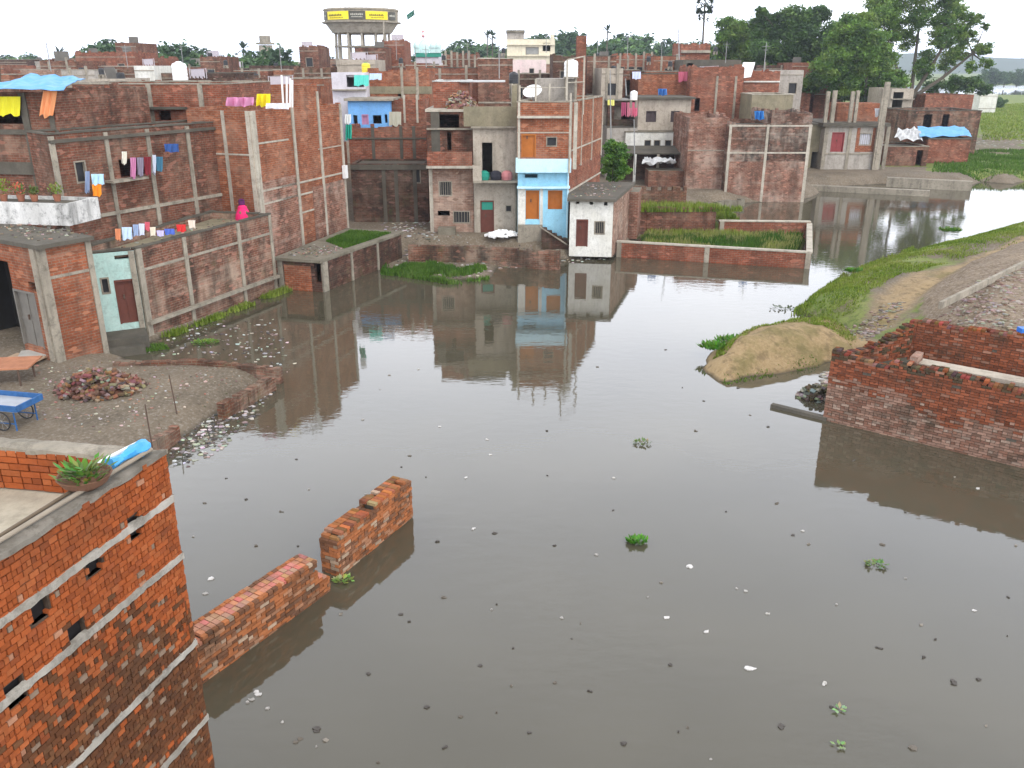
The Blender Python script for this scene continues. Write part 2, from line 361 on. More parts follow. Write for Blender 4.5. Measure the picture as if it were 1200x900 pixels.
def axis(fine, step, lo, hi, g=1.16):
    a = list(np.arange(fine[0], fine[1]+1e-6, step)); s = step; v = a[-1]
    while v < hi: s *= g; v += s; a.append(v)
    s = step; v = a[0]
    while v > lo: s *= g; v -= s; a.insert(0, v)
    return np.array(a)
xs = axis((-18, 50), .36, -3200, 3200); ys = axis((18, 92), .36, -60, 3600)
XX, YY = np.meshgrid(xs, ys); HH = ground_h(XX, YY)
def polydist(P, X, Y):
    d = np.full(X.shape, 1e9); P = np.array(P)
    for a, b in zip(P, P[1:]):
        e = b-a; t = np.clip(((X-a[0])*e[0]+(Y-a[1])*e[1])/(e@e), 0, 1); d = np.minimum(d, np.hypot(X-a[0]-t*e[0], Y-a[1]-t*e[1]))
    return d
n1 = wob(XX, YY, .55); n3 = wob(XX+9, YY+5, 2.2)
sm = lambda v, a, b: np.clip((v-a)/(b-a), 0, 1)
pen = sdf(LAND['pen'][0], XX, YY); rub = sdf(LAND['rubble'][0], XX, YY); mou = sdf(LAND['mound'][0], XX, YY)
grass = np.where((pen > -.5) & (mou < 0) & (rub < .3), sm(n1+.7*n3+.55-.25*sm(pen, 1.5, 4), .0, .5), 0)
gp = sdf(px((930, 368), (985, 325), (1200, 258), (1200, 285), (1120, 305), (1060, 330), (1000, 340), (1000, 375)), XX, YY)
grass = np.maximum(grass*.55, np.where((mou < 0), sm(gp+.6*n3, -.3, .5)*sm(n1+.9*n3+.75, .1, .7), 0))
path = polydist(px((1030, 372), (1060, 352), (1105, 325), (1165, 300), (1210, 280), z=.8), XX, YY); sand = sm(.75-path+.3*n3, 0, .5)*(pen > 0)
sandp = sdf(px((1020, 345), (1060, 322), (1105, 318), (1100, 335), (1040, 365), (1010, 372), z=.8), XX, YY); sand = np.maximum(sand, sm(sandp+.4*n3, 0, .5)*(pen > 0)*.8)
sand = np.maximum(sand, (mou > -.3)*1.); grass = grass*(1-sand)
field = (YY > 86) & (XX > 30) & (YY < 420) & (HH > .3); grass = np.where(field, sm(n1*.3+.9+.3*wob(XX, YY, .12), 0, .6), grass)
strip = sdf(px((1090, 210), (1100, 187), (1160, 184), (1210, 186), (1210, 212), (1140, 212)), XX, YY); grass = np.where(strip > -.5, np.maximum(sm(strip*.3+n1+.45, .1, .5), 0), grass)
mud = sdf(px((1080, 186), (1100, 168), (1205, 160), (1205, 190)), XX, YY); grass = np.where(mud > 0, grass*.35, grass)
grass = np.where(YY > 420, .8, grass)
ecl = sdf(LAND['encl'][0], XX, YY); grass = np.where(ecl > -.2, .9, grass)
bw = sdf([(8.4, 54.5), (13.8, 55), (14, 62), (9, 62)], XX, YY); grass = np.where(bw > -.3, sm(bw+n3, 0, .6), grass)
gm = bpy.data.meshes.new('ground'); ny, nx = XX.shape
vv = np.stack([XX, YY, HH], -1).reshape(-1, 3); idx = np.arange(ny*nx).reshape(ny, nx)
ff = np.stack([idx[:-1, :-1], idx[:-1, 1:], idx[1:, 1:], idx[1:, :-1]], -1).reshape(-1, 4)
gm.from_pydata(vv.tolist(), [], ff.tolist())
for nm, arr in (('Grass', grass), ('Sand', sand), ('Rubble', sm(rub, -.6, .6))):
    at = gm.attributes.new(nm, 'FLOAT', 'POINT'); at.data.foreach_set('value', arr.astype(np.float32).ravel())
gm.polygons.foreach_set('use_smooth', np.ones(len(gm.polygons), bool))
s = NT('ground_soil'); wp = s.world()
A_ = lambda n: s.n('ShaderNodeAttribute', attribute_name=n).outputs['Fac']
nb, nf, nm_ = s.noise(wp, .5, 5, .65), s.noise(wp, 9, 5, .75), s.noise(wp, 2.6, 4, .7)
soil = s.mix(s.ramp(nb, .35, .65), (.12, .095, .065), (.19, .15, .105))
soil = s.mix(s.ramp(nf, .5, .68), soil, (.27, .235, .19)); soil = s.mix(s.ramp(nf, .42, .3), soil, (.08, .07, .05))
rubb = s.mix(s.ramp(nm_, .4, .62), (.17, .125, .08), (.26, .20, .135)); rubb = s.mix(s.ramp(nf, .52, .64), rubb, (.33, .27, .22)); rubb = s.mix(s.ramp(nf, .44, .34), rubb, (.10, .08, .06))
sandc = s.mix(s.ramp(nb, .35, .65), (.33, .235, .12), (.25, .17, .085)); sandc = s.mix(s.math('MULTIPLY', s.ramp(nf, .4, .65), .5), sandc, (.44, .33, .19)); sandc = s.mix(s.math('MULTIPLY', s.ramp(nm_, .5, .64), .75), sandc, (.15, .105, .055)); sandc = s.mix(s.math('MULTIPLY', s.ramp(nb, .5, .62), .5), sandc, (.14, .13, .04))
gr = s.mix(s.ramp(nb, .35, .65), (.10, .16, .025), (.21, .24, .065)); gr = s.mix(s.math('MULTIPLY', s.ramp(nf, .45, .7), .7), gr, (.2, .2, .07)); gr = s.mix(s.math('MULTIPLY', s.ramp(nm_, .5, .38), .6), gr, (.05, .08, .015))
col = s.mix(A_('Rubble'), soil, rubb); gmask = s.ramp(s.math('ADD', s.math('MULTIPLY', A_('Grass'), 1.1), s.math('MULTIPLY', s.math('SUBTRACT', nf, .5), .9)), .38, .6)
col = s.mix(gmask, col, gr); col = s.mix(A_('Sand'), col, sandc)
sep = s.n('ShaderNodeSeparateXYZ'); s.l(wp, sep.inputs[0])
col = s.mix(s.ramp(s.math('ADD', sep.outputs[2], s.math('MULTIPLY', nm_, .15)), .16, .06), col, (.06, .05, .035))
s.bump(nf, .7, .08); s.out(col)
gm.materials.append(s.m); go = bpy.data.objects.new('ground', gm); C.objects.link(go); struct(go)

s = NT('murky_water'); wp = s.world(); s.b.inputs['IOR'].default_value = 1.68; s.b.inputs['Specular IOR Level'].default_value = .5; s.b.inputs['Roughness'].default_value = .03
lo = s.noise(wp, .13, 3, .5)
s.l(s.mix(s.ramp(lo, .35, .65), (.068, .060, .039), (.080, .071, .048)), s.b.inputs['Base Color'])
w1 = s.noise(wp, 1.6, 3, .5, (1, 1.8, 1)); w2 = s.noise(wp, 7, 2, .5, (.6, 1.6, 1)); calm = s.ramp(s.noise(wp, .11, 2, .5), .42, .66)
hgt = s.math('ADD', s.math('MULTIPLY', w1, 1.), s.math('MULTIPLY', w2, .18))
o = s.n('ShaderNodeBump'); o.inputs['Distance'].default_value = .012; s.l(s.math('ADD', s.math('MULTIPLY', calm, .32), .13), o.inputs['Strength']); s.l(hgt, o.inputs['Height']); s.l(o.outputs[0], s.b.inputs['Normal'])
wm = MB(); wm.poly([(-3200, -60, 0), (3200, -60, 0), (3200, 3600, 0), (-3200, 3600, 0)]); struct(wm.build('pond_water', s.m))

# far hills
hb = MB(); P = []
for i in range(81):
    x = -900+i*45; P.append((x, 1350+120*math.sin(i*.2), max(2, 9+4*math.sin(i*.11-1)+3*math.sin(i*.37+2)+2*math.sin(i*1.3)+(16 if x > 500 else 0))))
for a, b in zip(P, P[1:]):
    hb.poly([(a[0], a[1]-150, 0), (b[0], b[1]-150, 0), b, a]); hb.poly([a, b, (b[0], b[1]+300, 0), (a[0], a[1]+300, 0)])
struct(hb.build('hills', plain('wooded_hill', (.04, .07, .035), scale=.03), smooth=True))

# the damp air between the town and the horizon
hm = bpy.data.materials.new('damp_air'); hm.use_nodes = True; hm.node_tree.nodes.clear()
pv = hm.node_tree.nodes.new('ShaderNodeVolumePrincipled'); pv.inputs['Density'].default_value = .00032; pv.inputs['Color'].default_value = (.80, .88, 1, 1); pv.inputs['Anisotropy'].default_value = .2
ho = hm.node_tree.nodes.new('ShaderNodeOutputMaterial'); hm.node_tree.links.new(pv.outputs[0], ho.inputs['Volume'])
hz_ = MB(); hz_.box(-3300, 3300, -100, 3700, -3, 62); h = hz_.build('haze', hm); stuff(h, 'thin pale haze in the damp air', 'haze')

# ------------------------------------------------------------------ house builder
GROUPS = {}
def house(name, label, cat, P, z0, z1, mat, roof=None, par=.7, th=.23, holes={}, bands=(), posts=(), pm=None, group=None, coping=None, roofname='roof', slab=None, floor=True, skip=()):
    """P counter-clockwise footprint; holes {edge: [(x0,y0,x1,y1,kind,mat), ...] in sight-line coordinates or ('u',u0,u1,za,zb,kind,mat)}"""
    cx, cy = P[0]; t = thing(name, label, cat, (cx, cy, z0), group)
    n = len(P); edge = lambda i: (P[i], P[(i+1) % n]); wm = MB(); Hs = []
    for i in range(n):
        A, Bp = edge(i); hl = []
        for q in holes.get(i, ()):
            if q[0] == 'u': _, u0, u1, za, zb, kind, mm = q
            else:
                x0, y0, x1, y1, kind, mm = q; ym, xm = (y0+y1)/2, (x0+x1)/2
                u0, _z = ON(A, Bp, x0, ym); u1, _z = ON(A, Bp, x1, ym); _u, zb = ON(A, Bp, xm, y0); _u, za = ON(A, Bp, xm, y1)
            hl.append((u0, u1, za, zb)); Hs.append((A, Bp, u0, u1, za, zb, kind, mm))
        if i in skip: continue
        wm.face(A, Bp, z0, z1, hl)
    if par > 0:
        cxm = sum(p[0] for p in P)/n; cym = sum(p[1] for p in P)/n
        Q = []
        for i in range(n):
            (a, b), (c, d) = P[i-1], P[i]; (e, f) = P[(i+1) % n]
            v1 = Vector((c-a, d-b)).normalized(); v2 = Vector((e-c, f-d)).normalized()
            n1 = Vector((-v1.y, v1.x)); n2 = Vector((-v2.y, v2.x)); m = (n1+n2); m = m/max(m.length_squared, .2)*2*th/1.
            Q.append((c+m.x*1., d+m.y*1.))
        for i in range(n):
            a, b, c, d = P[i], P[(i+1) % n], Q[(i+1) % n], Q[i]
            wm.poly([(*a, z1), (*b, z1), (*c, z1), (*d, z1)]); wm.poly([(*c, z1-par), (*d, z1-par), (*d, z1), (*c, z1)])
    else: Q = P
    if par > .15 and not coping and 'brick' in mat.name and cy < 115:
        for i in range(n):
            A, Bp = edge(i); Ln = math.hypot(Bp[0]-A[0], Bp[1]-A[1]); u = 0; ue = Ln-th
            while u < ue-.05:
                v = min(u+rnd.choice((.24, .24, .48, .96)), ue)
                if rnd.random() < .5: wm.along(A, Bp, u+.01, v-.01, -th+.01, -.004+rnd.uniform(-.01, .01), z1+.002, z1+rnd.choice((.06, .08, .08, .16, .24)))
                u = v
    wm.build('wall', mat, t)
    if floor:
        rm = MB(); rm.poly([(*q, z1-par) for q in Q])
        if slab:
            ov, tk = slab; cxm = sum(p[0] for p in P)/n; cym = sum(p[1] for p in P)/n
            S = [(p[0]+(p[0]-cxm)/math.hypot(p[0]-cxm, p[1]-cym)*ov, p[1]+(p[1]-cym)/math.hypot(p[0]-cxm, p[1]-cym)*ov) for p in P]
            rm = MB(); rm.prism(S, z1-.002, z1+tk, True, True)
        rm.build(roofname, roof or B['roof'], t)
    if coping:
        cm = MB()
        for i in range(n):
            A, Bp = edge(i); Ln = math.hypot(Bp[0]-A[0], Bp[1]-A[1]); u = -.03; ue = Ln+.03 if i % 2 else Ln-th
            while u < ue-.02:
                v = min(u+rnd.uniform(.3, .9), ue); o_ = rnd.uniform(-.02, .02)
                cm.along(A, Bp, u, v, -th-.02+o_, .04+o_, z1+.002+i*.0015, z1+.06+rnd.uniform(-.015, .03))
                u = v
        cm.build('coping', coping, t)
    for b in bands:
        i, z, hgt, proud = b[:4]; A, Bp = edge(i); Ln = math.hypot(Bp[0]-A[0], Bp[1]-A[1]); m = MB(); m.along(A, Bp, b[4] if len(b) > 4 else .0, b[5] if len(b) > 5 else Ln, -.05, proud, z, z+hgt); m.build('ledge', b[6] if len(b) > 6 else (pm or B['conc']), t)
    for b in posts:
        i, u, wd, za, zb = b[:5]; A, Bp = edge(i); m = MB(); m.along(A, Bp, u-wd/2, u+wd/2, -.16 if zb > z1 else -.05, .055, za, zb); m.build('pillar', b[5] if len(b) > 5 else (pm or B['conc']), t)
    for A, Bp, u0, u1, za, zb, kind, mm in Hs:
        W_ = u1-u0; m = MB()
        if kind == 'hole': continue
        if kind == 'door':
            m.along(A, Bp, u0+.003, u1-.003, -.17, -.10, za, zb-.003); d = m.build('door', mm, t)
            f = MB(); f.along(A, Bp, u0+.002, u0+.07, -.1, .012, za, zb-.004); f.along(A, Bp, u1-.07, u1-.002, -.1, .012, za, zb-.004); f.along(A, Bp, u0+.07, u1-.07, -.1, .012, zb-.08, zb-.004)
            f.along(A, Bp, (u0+u1)/2-.02, (u0+u1)/2+.02, -.1, -.075, za, zb-.08); f.along(A, Bp, u0+.07, u1-.07, -.1, -.082, za+.9, za+1.0)
            f.build('door_frame', mm, d)
            k = MB(); k.along(A, Bp, (u0+u1)/2-.12, (u0+u1)/2-.06, -.1, -.04, za+.95, za+1.12); k.build('handle', M['iron'], d)
        else:
            m.along(A, Bp, u0+.002, u0+.06, -.12, .012, za+.002, zb-.002); m.along(A, Bp, u1-.06, u1-.002, -.12, .012, za+.002, zb-.002)
            m.along(A, Bp, u0+.06, u1-.06, -.12, .012, za+.002, za+.06); m.along(A, Bp, u0+.06, u1-.06, -.12, .012, zb-.06, zb-.002)
            if kind == 'grille':
                for k in range(1, 6): m.along(A, Bp, u0+W_*k/6-.012, u0+W_*k/6+.012, -.06, -.035, za+.06, zb-.06)
            fr = m.build('window', B['conc'] if kind != 'shutter' else mm, t)
            g = MB(); g.along(A, Bp, u0+.003, u1-.003, -.2, -.13, za+.003, zb-.003); pn = g.build('pane' if kind != 'shutter' else 'shutter', mm, fr)
            if kind == 'shutter':
                g = MB(); g.along(A, Bp, (u0+u1)/2-.02, (u0+u1)/2+.02, -.13, -.1, za+.06, zb-.06); g.build('batten', mm, pn)
    return t

# ------------------------------------------------------------------ near orange brick building, every brick of the seen faces laid
def pal_near(u, z):
    r = rnd.random(); k = rnd.uniform(.82, 1.12)
    c = (.33, .085, .026) if r < .6 else (.36, .105, .036) if r < .84 else (.27, .072, .026) if r < .985 else (.40, .2, .12)
    return tuple(x*k for x in c)
NT_ = 6.2
n0 = Vector(G(195, 530, NT_)); e1 = (Vector(G(0, 655, NT_))-n0).normalized(); e2 = (Vector(G(0, 515, NT_))-n0).normalized()
N0 = tuple(n0); N1 = tuple(n0+e1*9.5); N3 = tuple(n0+e2*6.5); N2 = tuple(Vector(N1)+e2*6.5)
t = thing('brick_building', 'bright orange unrendered brick building with pale mortar bands, closest in the lower left corner', 'building', (*N0, 0))
NZ = [W(203, y, N0[1])[1] for y in (583, 650, 750)]
def stainpal(u, z):
    c = pal_near(u, z); wv = math.sin(u*1.3)*.3+math.sin(u*3.1+z)*.15+math.sin(u*.6+2)*.25; zs_ = z+wv
    f = min(1, max(0, (5.0-zs_)/1.1))*(1-.35*min(1, max(0, (2.2-z)/1.))*(.5+.5*math.sin(u*2.3+z*2)))   # silt left by old floods, thinning upwards
    if rnd.random() < f*.92: k = rnd.uniform(.36, .56); c = (c[0]*k*.85, c[1]*k*1.1+.009, c[2]*k*1.15+.010)
    if rnd.random() < .05*f+.01: c = (.24, .17, .12)
    return c
holes = []
for hx, hy in ((158, 618), (112, 658), (48, 712), (20, 811), (92, 738)):
    u, z = ON(N1, N0, hx, hy); holes.append((u-.10, u+.10, z-.12, z+.11))
mb = MB(); Ln = (Vector(N0)-Vector(N1)).length
zz = [-.3, NZ[2]-.1-1.05, NZ[2]-.1, NZ[1]-.05, NZ[0]-.06, NT_-.02]
for a, b in zip(zz, zz[1:]): mb.bricks(N1, N0, a+(.055 if a > 0 else 0), b, stainpal, holes=holes, jit=.007, L=.106, h=.062, gap=.0105)
for a, b in zip(zz, zz[1:]): mb.bricks(N0, tuple(n0+e2*2.2), a+(.055 if a > 0 else 0), b, stainpal, jit=.007, L=.106, h=.062, gap=.0105)
mb.build('brickwork', B['near'], t)
mb = MB(); i1 = lambda d: None
I = Vector(N0)+(e1+e2).normalized()*.02
def inset(P, d):
    n = len(P); Q = []
    for i in range(n):
        p, q, r = Vector(P[i-1]), Vector(P[i]), Vector(P[(i+1) % n]); a = (q-p).normalized(); b = (r-q).normalized()
        m = Vector((-a.y, a.x))+Vector((-b.y, b.x)); m = m*2/m.length_squared; Q.append(tuple(q+m*d))
    return Q
NP = [N1, N0, N3, N2]; mb.prism(inset(NP, .12), -.6, 5.62, True); KP = 1; MP = inset(NP, .02); HL = [(h[0]-.02, h[1]-.02, h[2], h[3]) for h in holes]; mb.face(MP[0], MP[1], -.6, NT_, HL, .098)
dkh = plain('painted_hole_shade', (.012, .01, .01))  # near-black plugs paint the shade inside the putlog holes
for h in HL: hp = MB(); hp.along(MP[0], MP[1], h[0]+.004, h[1]-.004, -.097, -.05, h[2]+.004, h[3]-.004); hp.build('hole_shade_plug', dkh, t); mb.face(MP[1], MP[2], -.6, NT_); mb.build('mortar_bed', plaster_mat('brick_mortar', (.17, .12, .085), (.10, .07, .05), .4), t)
mb = MB()   # inner faces of the parapet
IP = inset(NP, .24)
mb.bricks(IP[2], IP[1], 5.74, NT_-.03, pal_near, jit=.006); mb.bricks(IP[1], IP[0], 5.74, NT_-.03, pal_near, jit=.006)
mb.build('parapet_lining', B['near'], t)
mb = MB(); mb.poly([(*p, 5.73) for p in inset(NP, .12)]); mb.build('roof', plaster_mat('sandy_roof_screed', (.50, .45, .35), (.40, .35, .26), .3, seed=21), t)
def rough_coping(P, Q, z, name, mat, t, amp=.012, step=.12, tk=.05):
    m = MB(); A, Bv = Vector(P[0]), Vector(P[1]); A2, B2 = Vector(Q[0]), Vector(Q[1]); n = int((Bv-A).length/step); top = []
    for i in range(n+1):
        f = i/n; a = A.lerp(Bv, f); b = A2.lerp(B2, f); o = (Bv-A).normalized(); oo = Vector((o.y, -o.x))*rnd.uniform(-.01, .03)
        top.append(((a.x+oo.x, a.y+oo.y, z+rnd.uniform(-amp, amp)), (b.x, b.y, z+rnd.uniform(-amp, amp)), ((a.x+b.x)/2, (a.y+b.y)/2, z+.015+rnd.uniform(-amp, amp))))
    dn = lambda p: (p[0], p[1], p[2]-tk)
    for (a, b, c), (d, e, f) in zip(top, top[1:]):
        m.poly([a, d, f, c]); m.poly([c, f, e, b]); m.poly([dn(a), dn(d), d, a]); m.poly([b, e, dn(e), dn(b)])
    a, b, c = top[0]; m.poly([dn(b), dn(a), a, c, b]); a, b, c = top[-1]; m.poly([dn(a), dn(b), b, c, a])
    return m.build(name, mat, t)
cc = plaster_mat('cracked_cement_cap', (.27, .24, .2), (.14, .125, .1), .8, seed=22)
rough_coping((N1, N0), (IP[0], IP[1]), NT_+.03, 'coping', cc, t); rough_coping((N0, N3), (IP[1], IP[2]), NT_+.028, 'coping', B['conc'], t)
band = plaster_mat('pale_mortar_band', (.42, .39, .34), (.27, .245, .2), .55, seed=23)
def ragged_band(A, Bp, z, hgt, name, mat, t, proud=.018):
    m = MB(); Ln = math.hypot(Bp[0]-A[0], Bp[1]-A[1]); u = 0; pz = (0, 0)
    ex, ey = (Bp[0]-A[0])/Ln, (Bp[1]-A[1])/Ln; nx, ny = ey, -ex; pts = []
    while u <= Ln+.05:
        uu = min(u, Ln); pts.append((uu, z+rnd.uniform(-.008, .008), z+hgt+rnd.uniform(-.008, .008), proud+rnd.uniform(-.008, .008))); u += .06
    q = lambda p, zz, o=None: (A[0]+ex*p[0]+nx*(p[3] if o is None else o), A[1]+ey*p[0]+ny*(p[3] if o is None else o), zz)
    for a, b in zip(pts, pts[1:]):
        m.poly([q(a, a[1]), q(b, b[1]), q(b, b[2]), q(a, a[2])]); m.poly([q(a, a[2]), q(b, b[2]), q(b, b[2]+.01, -.03), q(a, a[2]+.01, -.03)]); m.poly([q(a, a[1]-.01, -.03), q(b, b[1]-.01, -.03), q(b, b[1]), q(a, a[1])])
    m.build(name, mat, t)
for z, hh in ((NZ[0]-.04, .07), (NZ[1]-.04, .07), (NZ[2]-.06, .065), (zz[1]+.02, .065)):
    ragged_band(N1, N0, z, hh, 'mortar_band', band, t); ragged_band(N0, tuple(n0+e2*2.2), z, hh, 'mortar_band', band, t)

# things resting on its parapet
def lay_tube(name, label, cat, p0, p1, r, mat, group=None):
    m = MB(); m.tube(p0, p1, r, r*.9, 9); return single(name, m, mat, label, cat, p0, group)
on = lambda d, s, z: (N0[0]+e1.x*d+e2.x*s, N0[1]+e1.y*d+e2.y*s, NT_+z)
lay_tube('wooden_pole', 'long pale wooden pole lying along the near parapet behind the plant basket', 'pole', on(.15, .05, .10), on(4.6, .17, .07), .022, M['wood'])
lay_tube('bamboo_pole', 'dark bamboo pole lying along the near parapet towards the left edge', 'pole', on(.75, .2, .075), on(6.2, .14, .068), .018, plain('dark_bamboo', (.16, .12, .08)))
lay_tube('plastic_pipe', 'short white pipe propped at the parapet corner beside the blue bundle', 'pipe', on(.05, .28, .10), on(.72, .30, .13), .025, M['plasticw'])
m = MB()
a, b = Vector(on(.12, .12, .13)), Vector(on(.62, .16, .13)); prev = None
for i in range(11):
    f = i/10; c = a.lerp(b, f); r = .075*(.8+.3*math.sin(f*7)); d = (b-a).normalized(); q = d.to_track_quat('Z', 'Y').to_matrix()
    ring = [c+q @ Vector((math.cos(k*.5236)*r*(1+.18*math.sin(k*2.3+i)), math.sin(k*.5236)*r*(1+.18*math.cos(k*1.7+i)), 0)) for k in range(12)]
    if prev:
        for k in range(12): m.poly([prev[k], prev[(k+1) % 12], ring[(k+1) % 12], ring[k]])
    else: m.poly(ring[::-1])
    prev = ring
m.poly(prev); single('plastic_bundle', m, plain('bright_blue_plastic_sheet', (.07, .36, .72), .35, .2), 'crumpled bright blue plastic bundle on the corner of the near brick parapet', 'bundle', tuple(a), smooth=True)
t = thing('plant_basket', 'shallow brown basket holding a leafy green plant on the near parapet', 'plant', on(.95, .16, .06))
m = MB(); c = on(.95, .16, .055); m.lathe(c, [(.12, 0), (.2, .05), (.25, .13), (.235, .13), (.18, .06), (.1, .03)], 18, False); m.poly([(c[0]+.12*math.cos(-i*.35), c[1]+.12*math.sin(-i*.35), c[2]+.004) for i in range(18)])
m.poly([(c[0]+.22*math.cos(i*.35), c[1]+.22*math.sin(i*.35), c[2]+.1) for i in range(18)]); m.build('basket', plain('brown_basket', (.2, .1, .06), .8), t)
def leaf(m, p, d, ln, wd, up=0.):
    d = Vector(d).normalized(); s_ = d.cross(Vector((0, 0, 1))); s_ = s_.normalized() if s_.length > .01 else Vector((1, 0, 0)); p = Vector(p)
    mid = p+d*ln*.5+Vector((0, 0, up)); tip = p+d*ln
    m.poly([p, mid+s_*wd/2, tip]); m.poly([p, tip, mid-s_*wd/2])
LEAF = attr_mat('leaf', trans=.3, rough=.55, spec=.35)
m = MB()
for i in range(150):
    a = rnd.uniform(0, 6.28); r = rnd.uniform(0, .2); m.col = tuple(x*rnd.uniform(.6, 1.3) for x in ((.10, .22, .03) if rnd.random() < .7 else (.2, .26, .06)))
    leaf(m, (c[0]+r*math.cos(a), c[1]+r*math.sin(a), c[2]+rnd.uniform(.08, .2)), (math.cos(a)*.7, math.sin(a)*.7, rnd.uniform(.2, 1)), rnd.uniform(.07, .15), .05)
m.build('foliage', LEAF, t)
def sag_cable(name, label, pts, r, mat, sag=.0):
    m = MB()
    for a, b in zip(pts, pts[1:]):
        a, b = Vector(a), Vector(b); n = 10; q = [a.lerp(b, i/n)-Vector((0, 0, sag*4*(i/n)*(1-i/n))) for i in range(n+1)]
        for c, d in zip(q, q[1:]): m.tube(c, d, r, n=5, caps=False)
    return single(name, m, mat, label, 'cable', pts[0])
sag_cable('cable', 'thin grey cable slanting across the near rooftop to the parapet', [(IP[2][0]*.35+IP[1][0]*.65, IP[2][1]*.35+IP[1][1]*.65, NT_+.04), (*(Vector(N0)+e1*1.0+e2*1.6), 5.75)], .008, M['steel'])

# ------------------------------------------------------------------ two broken walls standing in the pond
def pal_ruin(u, z):
    r = rnd.random(); k = rnd.uniform(.7, 1.2); c = (.34, .125, .05) if r < .5 else (.36, .18, .10) if r < .66 else (.19, .09, .05) if r < .94 else (.36, .26, .18)
    return tuple(x*k for x in c)
def ruin_wall(label, A, Bp, th, topf, z0=-.5, endtop=None, cap=None):
    t = thing('broken_wall', label, 'wall', (*A, 0)); Ln = math.hypot(Bp[0]-A[0], Bp[1]-A[1]); ex, ey = (Bp[0]-A[0])/Ln, (Bp[1]-A[1])/Ln; nx, ny = ey, -ex
    A2 = (A[0]-nx*th, A[1]-ny*th); B2 = (Bp[0]-nx*th, Bp[1]-ny*th)
    m = MB(); m.bricks(A, Bp, z0, 3, pal_ruin, topf=topf, jit=.013, skip=.02); m.bricks(B2, A2, z0, 3, pal_ruin, topf=lambda u: topf(Ln-u), jit=.012)
    m.bricks(A2, A, z0, 3, pal_ruin, topf=lambda u: topf(0.05), jit=.015); m.bricks(Bp, B2, z0, 3, pal_ruin, topf=lambda u: topf(Ln-.05), jit=.015)
    # rows of headers on top
    u = .12
    while u < Ln-.1:
        z = topf(u); z = z0+.077*math.floor((z-z0)/.077+.01)
        d = .02
        while d < th-.1:
            l = .23 if d+.23 < th else th-d
            if rnd.random() > (.01 if cap else .05):
                m.col = tuple(x*rnd.uniform(.8, 1.2) for x in (cap if cap else pal_ruin(u, z))); m.along(A, Bp, u-.05, u+.05, -d-l, -d-.008, z-.01, z+.055+rnd.uniform(-.008, .008))
            d += .24
        u += .112
    m.build('brickwork', RUIN, t)
    c = MB(); u = 0
    while u < Ln-.05:
        v = min(u+.25, Ln-.03); c.along(A, Bp, max(u, .03), v, -th+.03, -.03, z0, max(z0+.1, min(topf(u+.01), topf(v-.01), topf((u+v)/2))-.1)); u += .25
    c.build('mortar_core', B['roofd'], t)
    return t
RUIN = attr_mat('old_brick', dirt=.8, rough=.95, dscale=2.6)
A1 = G(232, 806); B1 = G(388, 692); z1a = .88
def top1(u):
    L_ = math.hypot(B1[0]-A1[0], B1[1]-A1[1]); f = u/L_
    return .70+.04*math.sin(u*9) if f < .08 else (z1a if f < .9 else .6-3.2*(f-.9))
ruin_wall('low broken brick wall in the pond with a clean salmon top, beside the orange building', A1, B1, .5, top1, cap=(.46, .21, .14))
A2_ = G(398, 676); B2_ = G(484, 606)
def top2(u):
    L_ = math.hypot(B2_[0]-A2_[0], B2_[1]-A2_[1]); f = u/L_
    return .84 if f < .05 else .93 if f < .42 else .88 if f < .48 else 1.0 if f < .95 else .97
ruin_wall('broken orange brick wall with mossy stepped top, farther out in the pond', A2_, B2_, .46, top2)

# ------------------------------------------------------------------ houses along the left bank
def zon(A, Bp, x, y): return ON(A, Bp, x, y)[1]
def uon(A, Bp, x, y): return ON(A, Bp, x, y)[0]
# brick shed with the dark open front
P = [(-20.6, 30.9), (-15.7, 27.9), (-14.7, 29.55), (-19.6, 32.55)]; ZD = 4.36
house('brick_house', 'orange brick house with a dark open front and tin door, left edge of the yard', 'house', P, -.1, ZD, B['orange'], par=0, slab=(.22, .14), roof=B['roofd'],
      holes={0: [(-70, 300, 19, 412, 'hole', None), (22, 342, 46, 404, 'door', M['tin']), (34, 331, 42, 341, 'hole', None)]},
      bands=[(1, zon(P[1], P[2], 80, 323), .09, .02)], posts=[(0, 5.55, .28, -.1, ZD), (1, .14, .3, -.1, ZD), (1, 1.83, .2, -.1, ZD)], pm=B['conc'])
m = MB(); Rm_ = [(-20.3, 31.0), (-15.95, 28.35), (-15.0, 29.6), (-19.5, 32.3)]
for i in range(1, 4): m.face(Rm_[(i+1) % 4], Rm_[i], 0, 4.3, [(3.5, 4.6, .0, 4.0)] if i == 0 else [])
m.build('room_shade_lining', plain('painted_room_shade', (.02, .018, .016)), C.objects.get('brick_house'))  # near-black lining added inside; its colour stands in for the room's deep shade
t = house('terrace_wall', 'blackened white parapet block above the dark open front, with plants on it', 'wall', [(-21.6, 32.4), (-16.25, 31.45), (-15.9, 33.2), (-21.3, 34.1)], ZD+.143, 5.3, B['whited'], par=.12, th=.14, roof=B['roofd'])
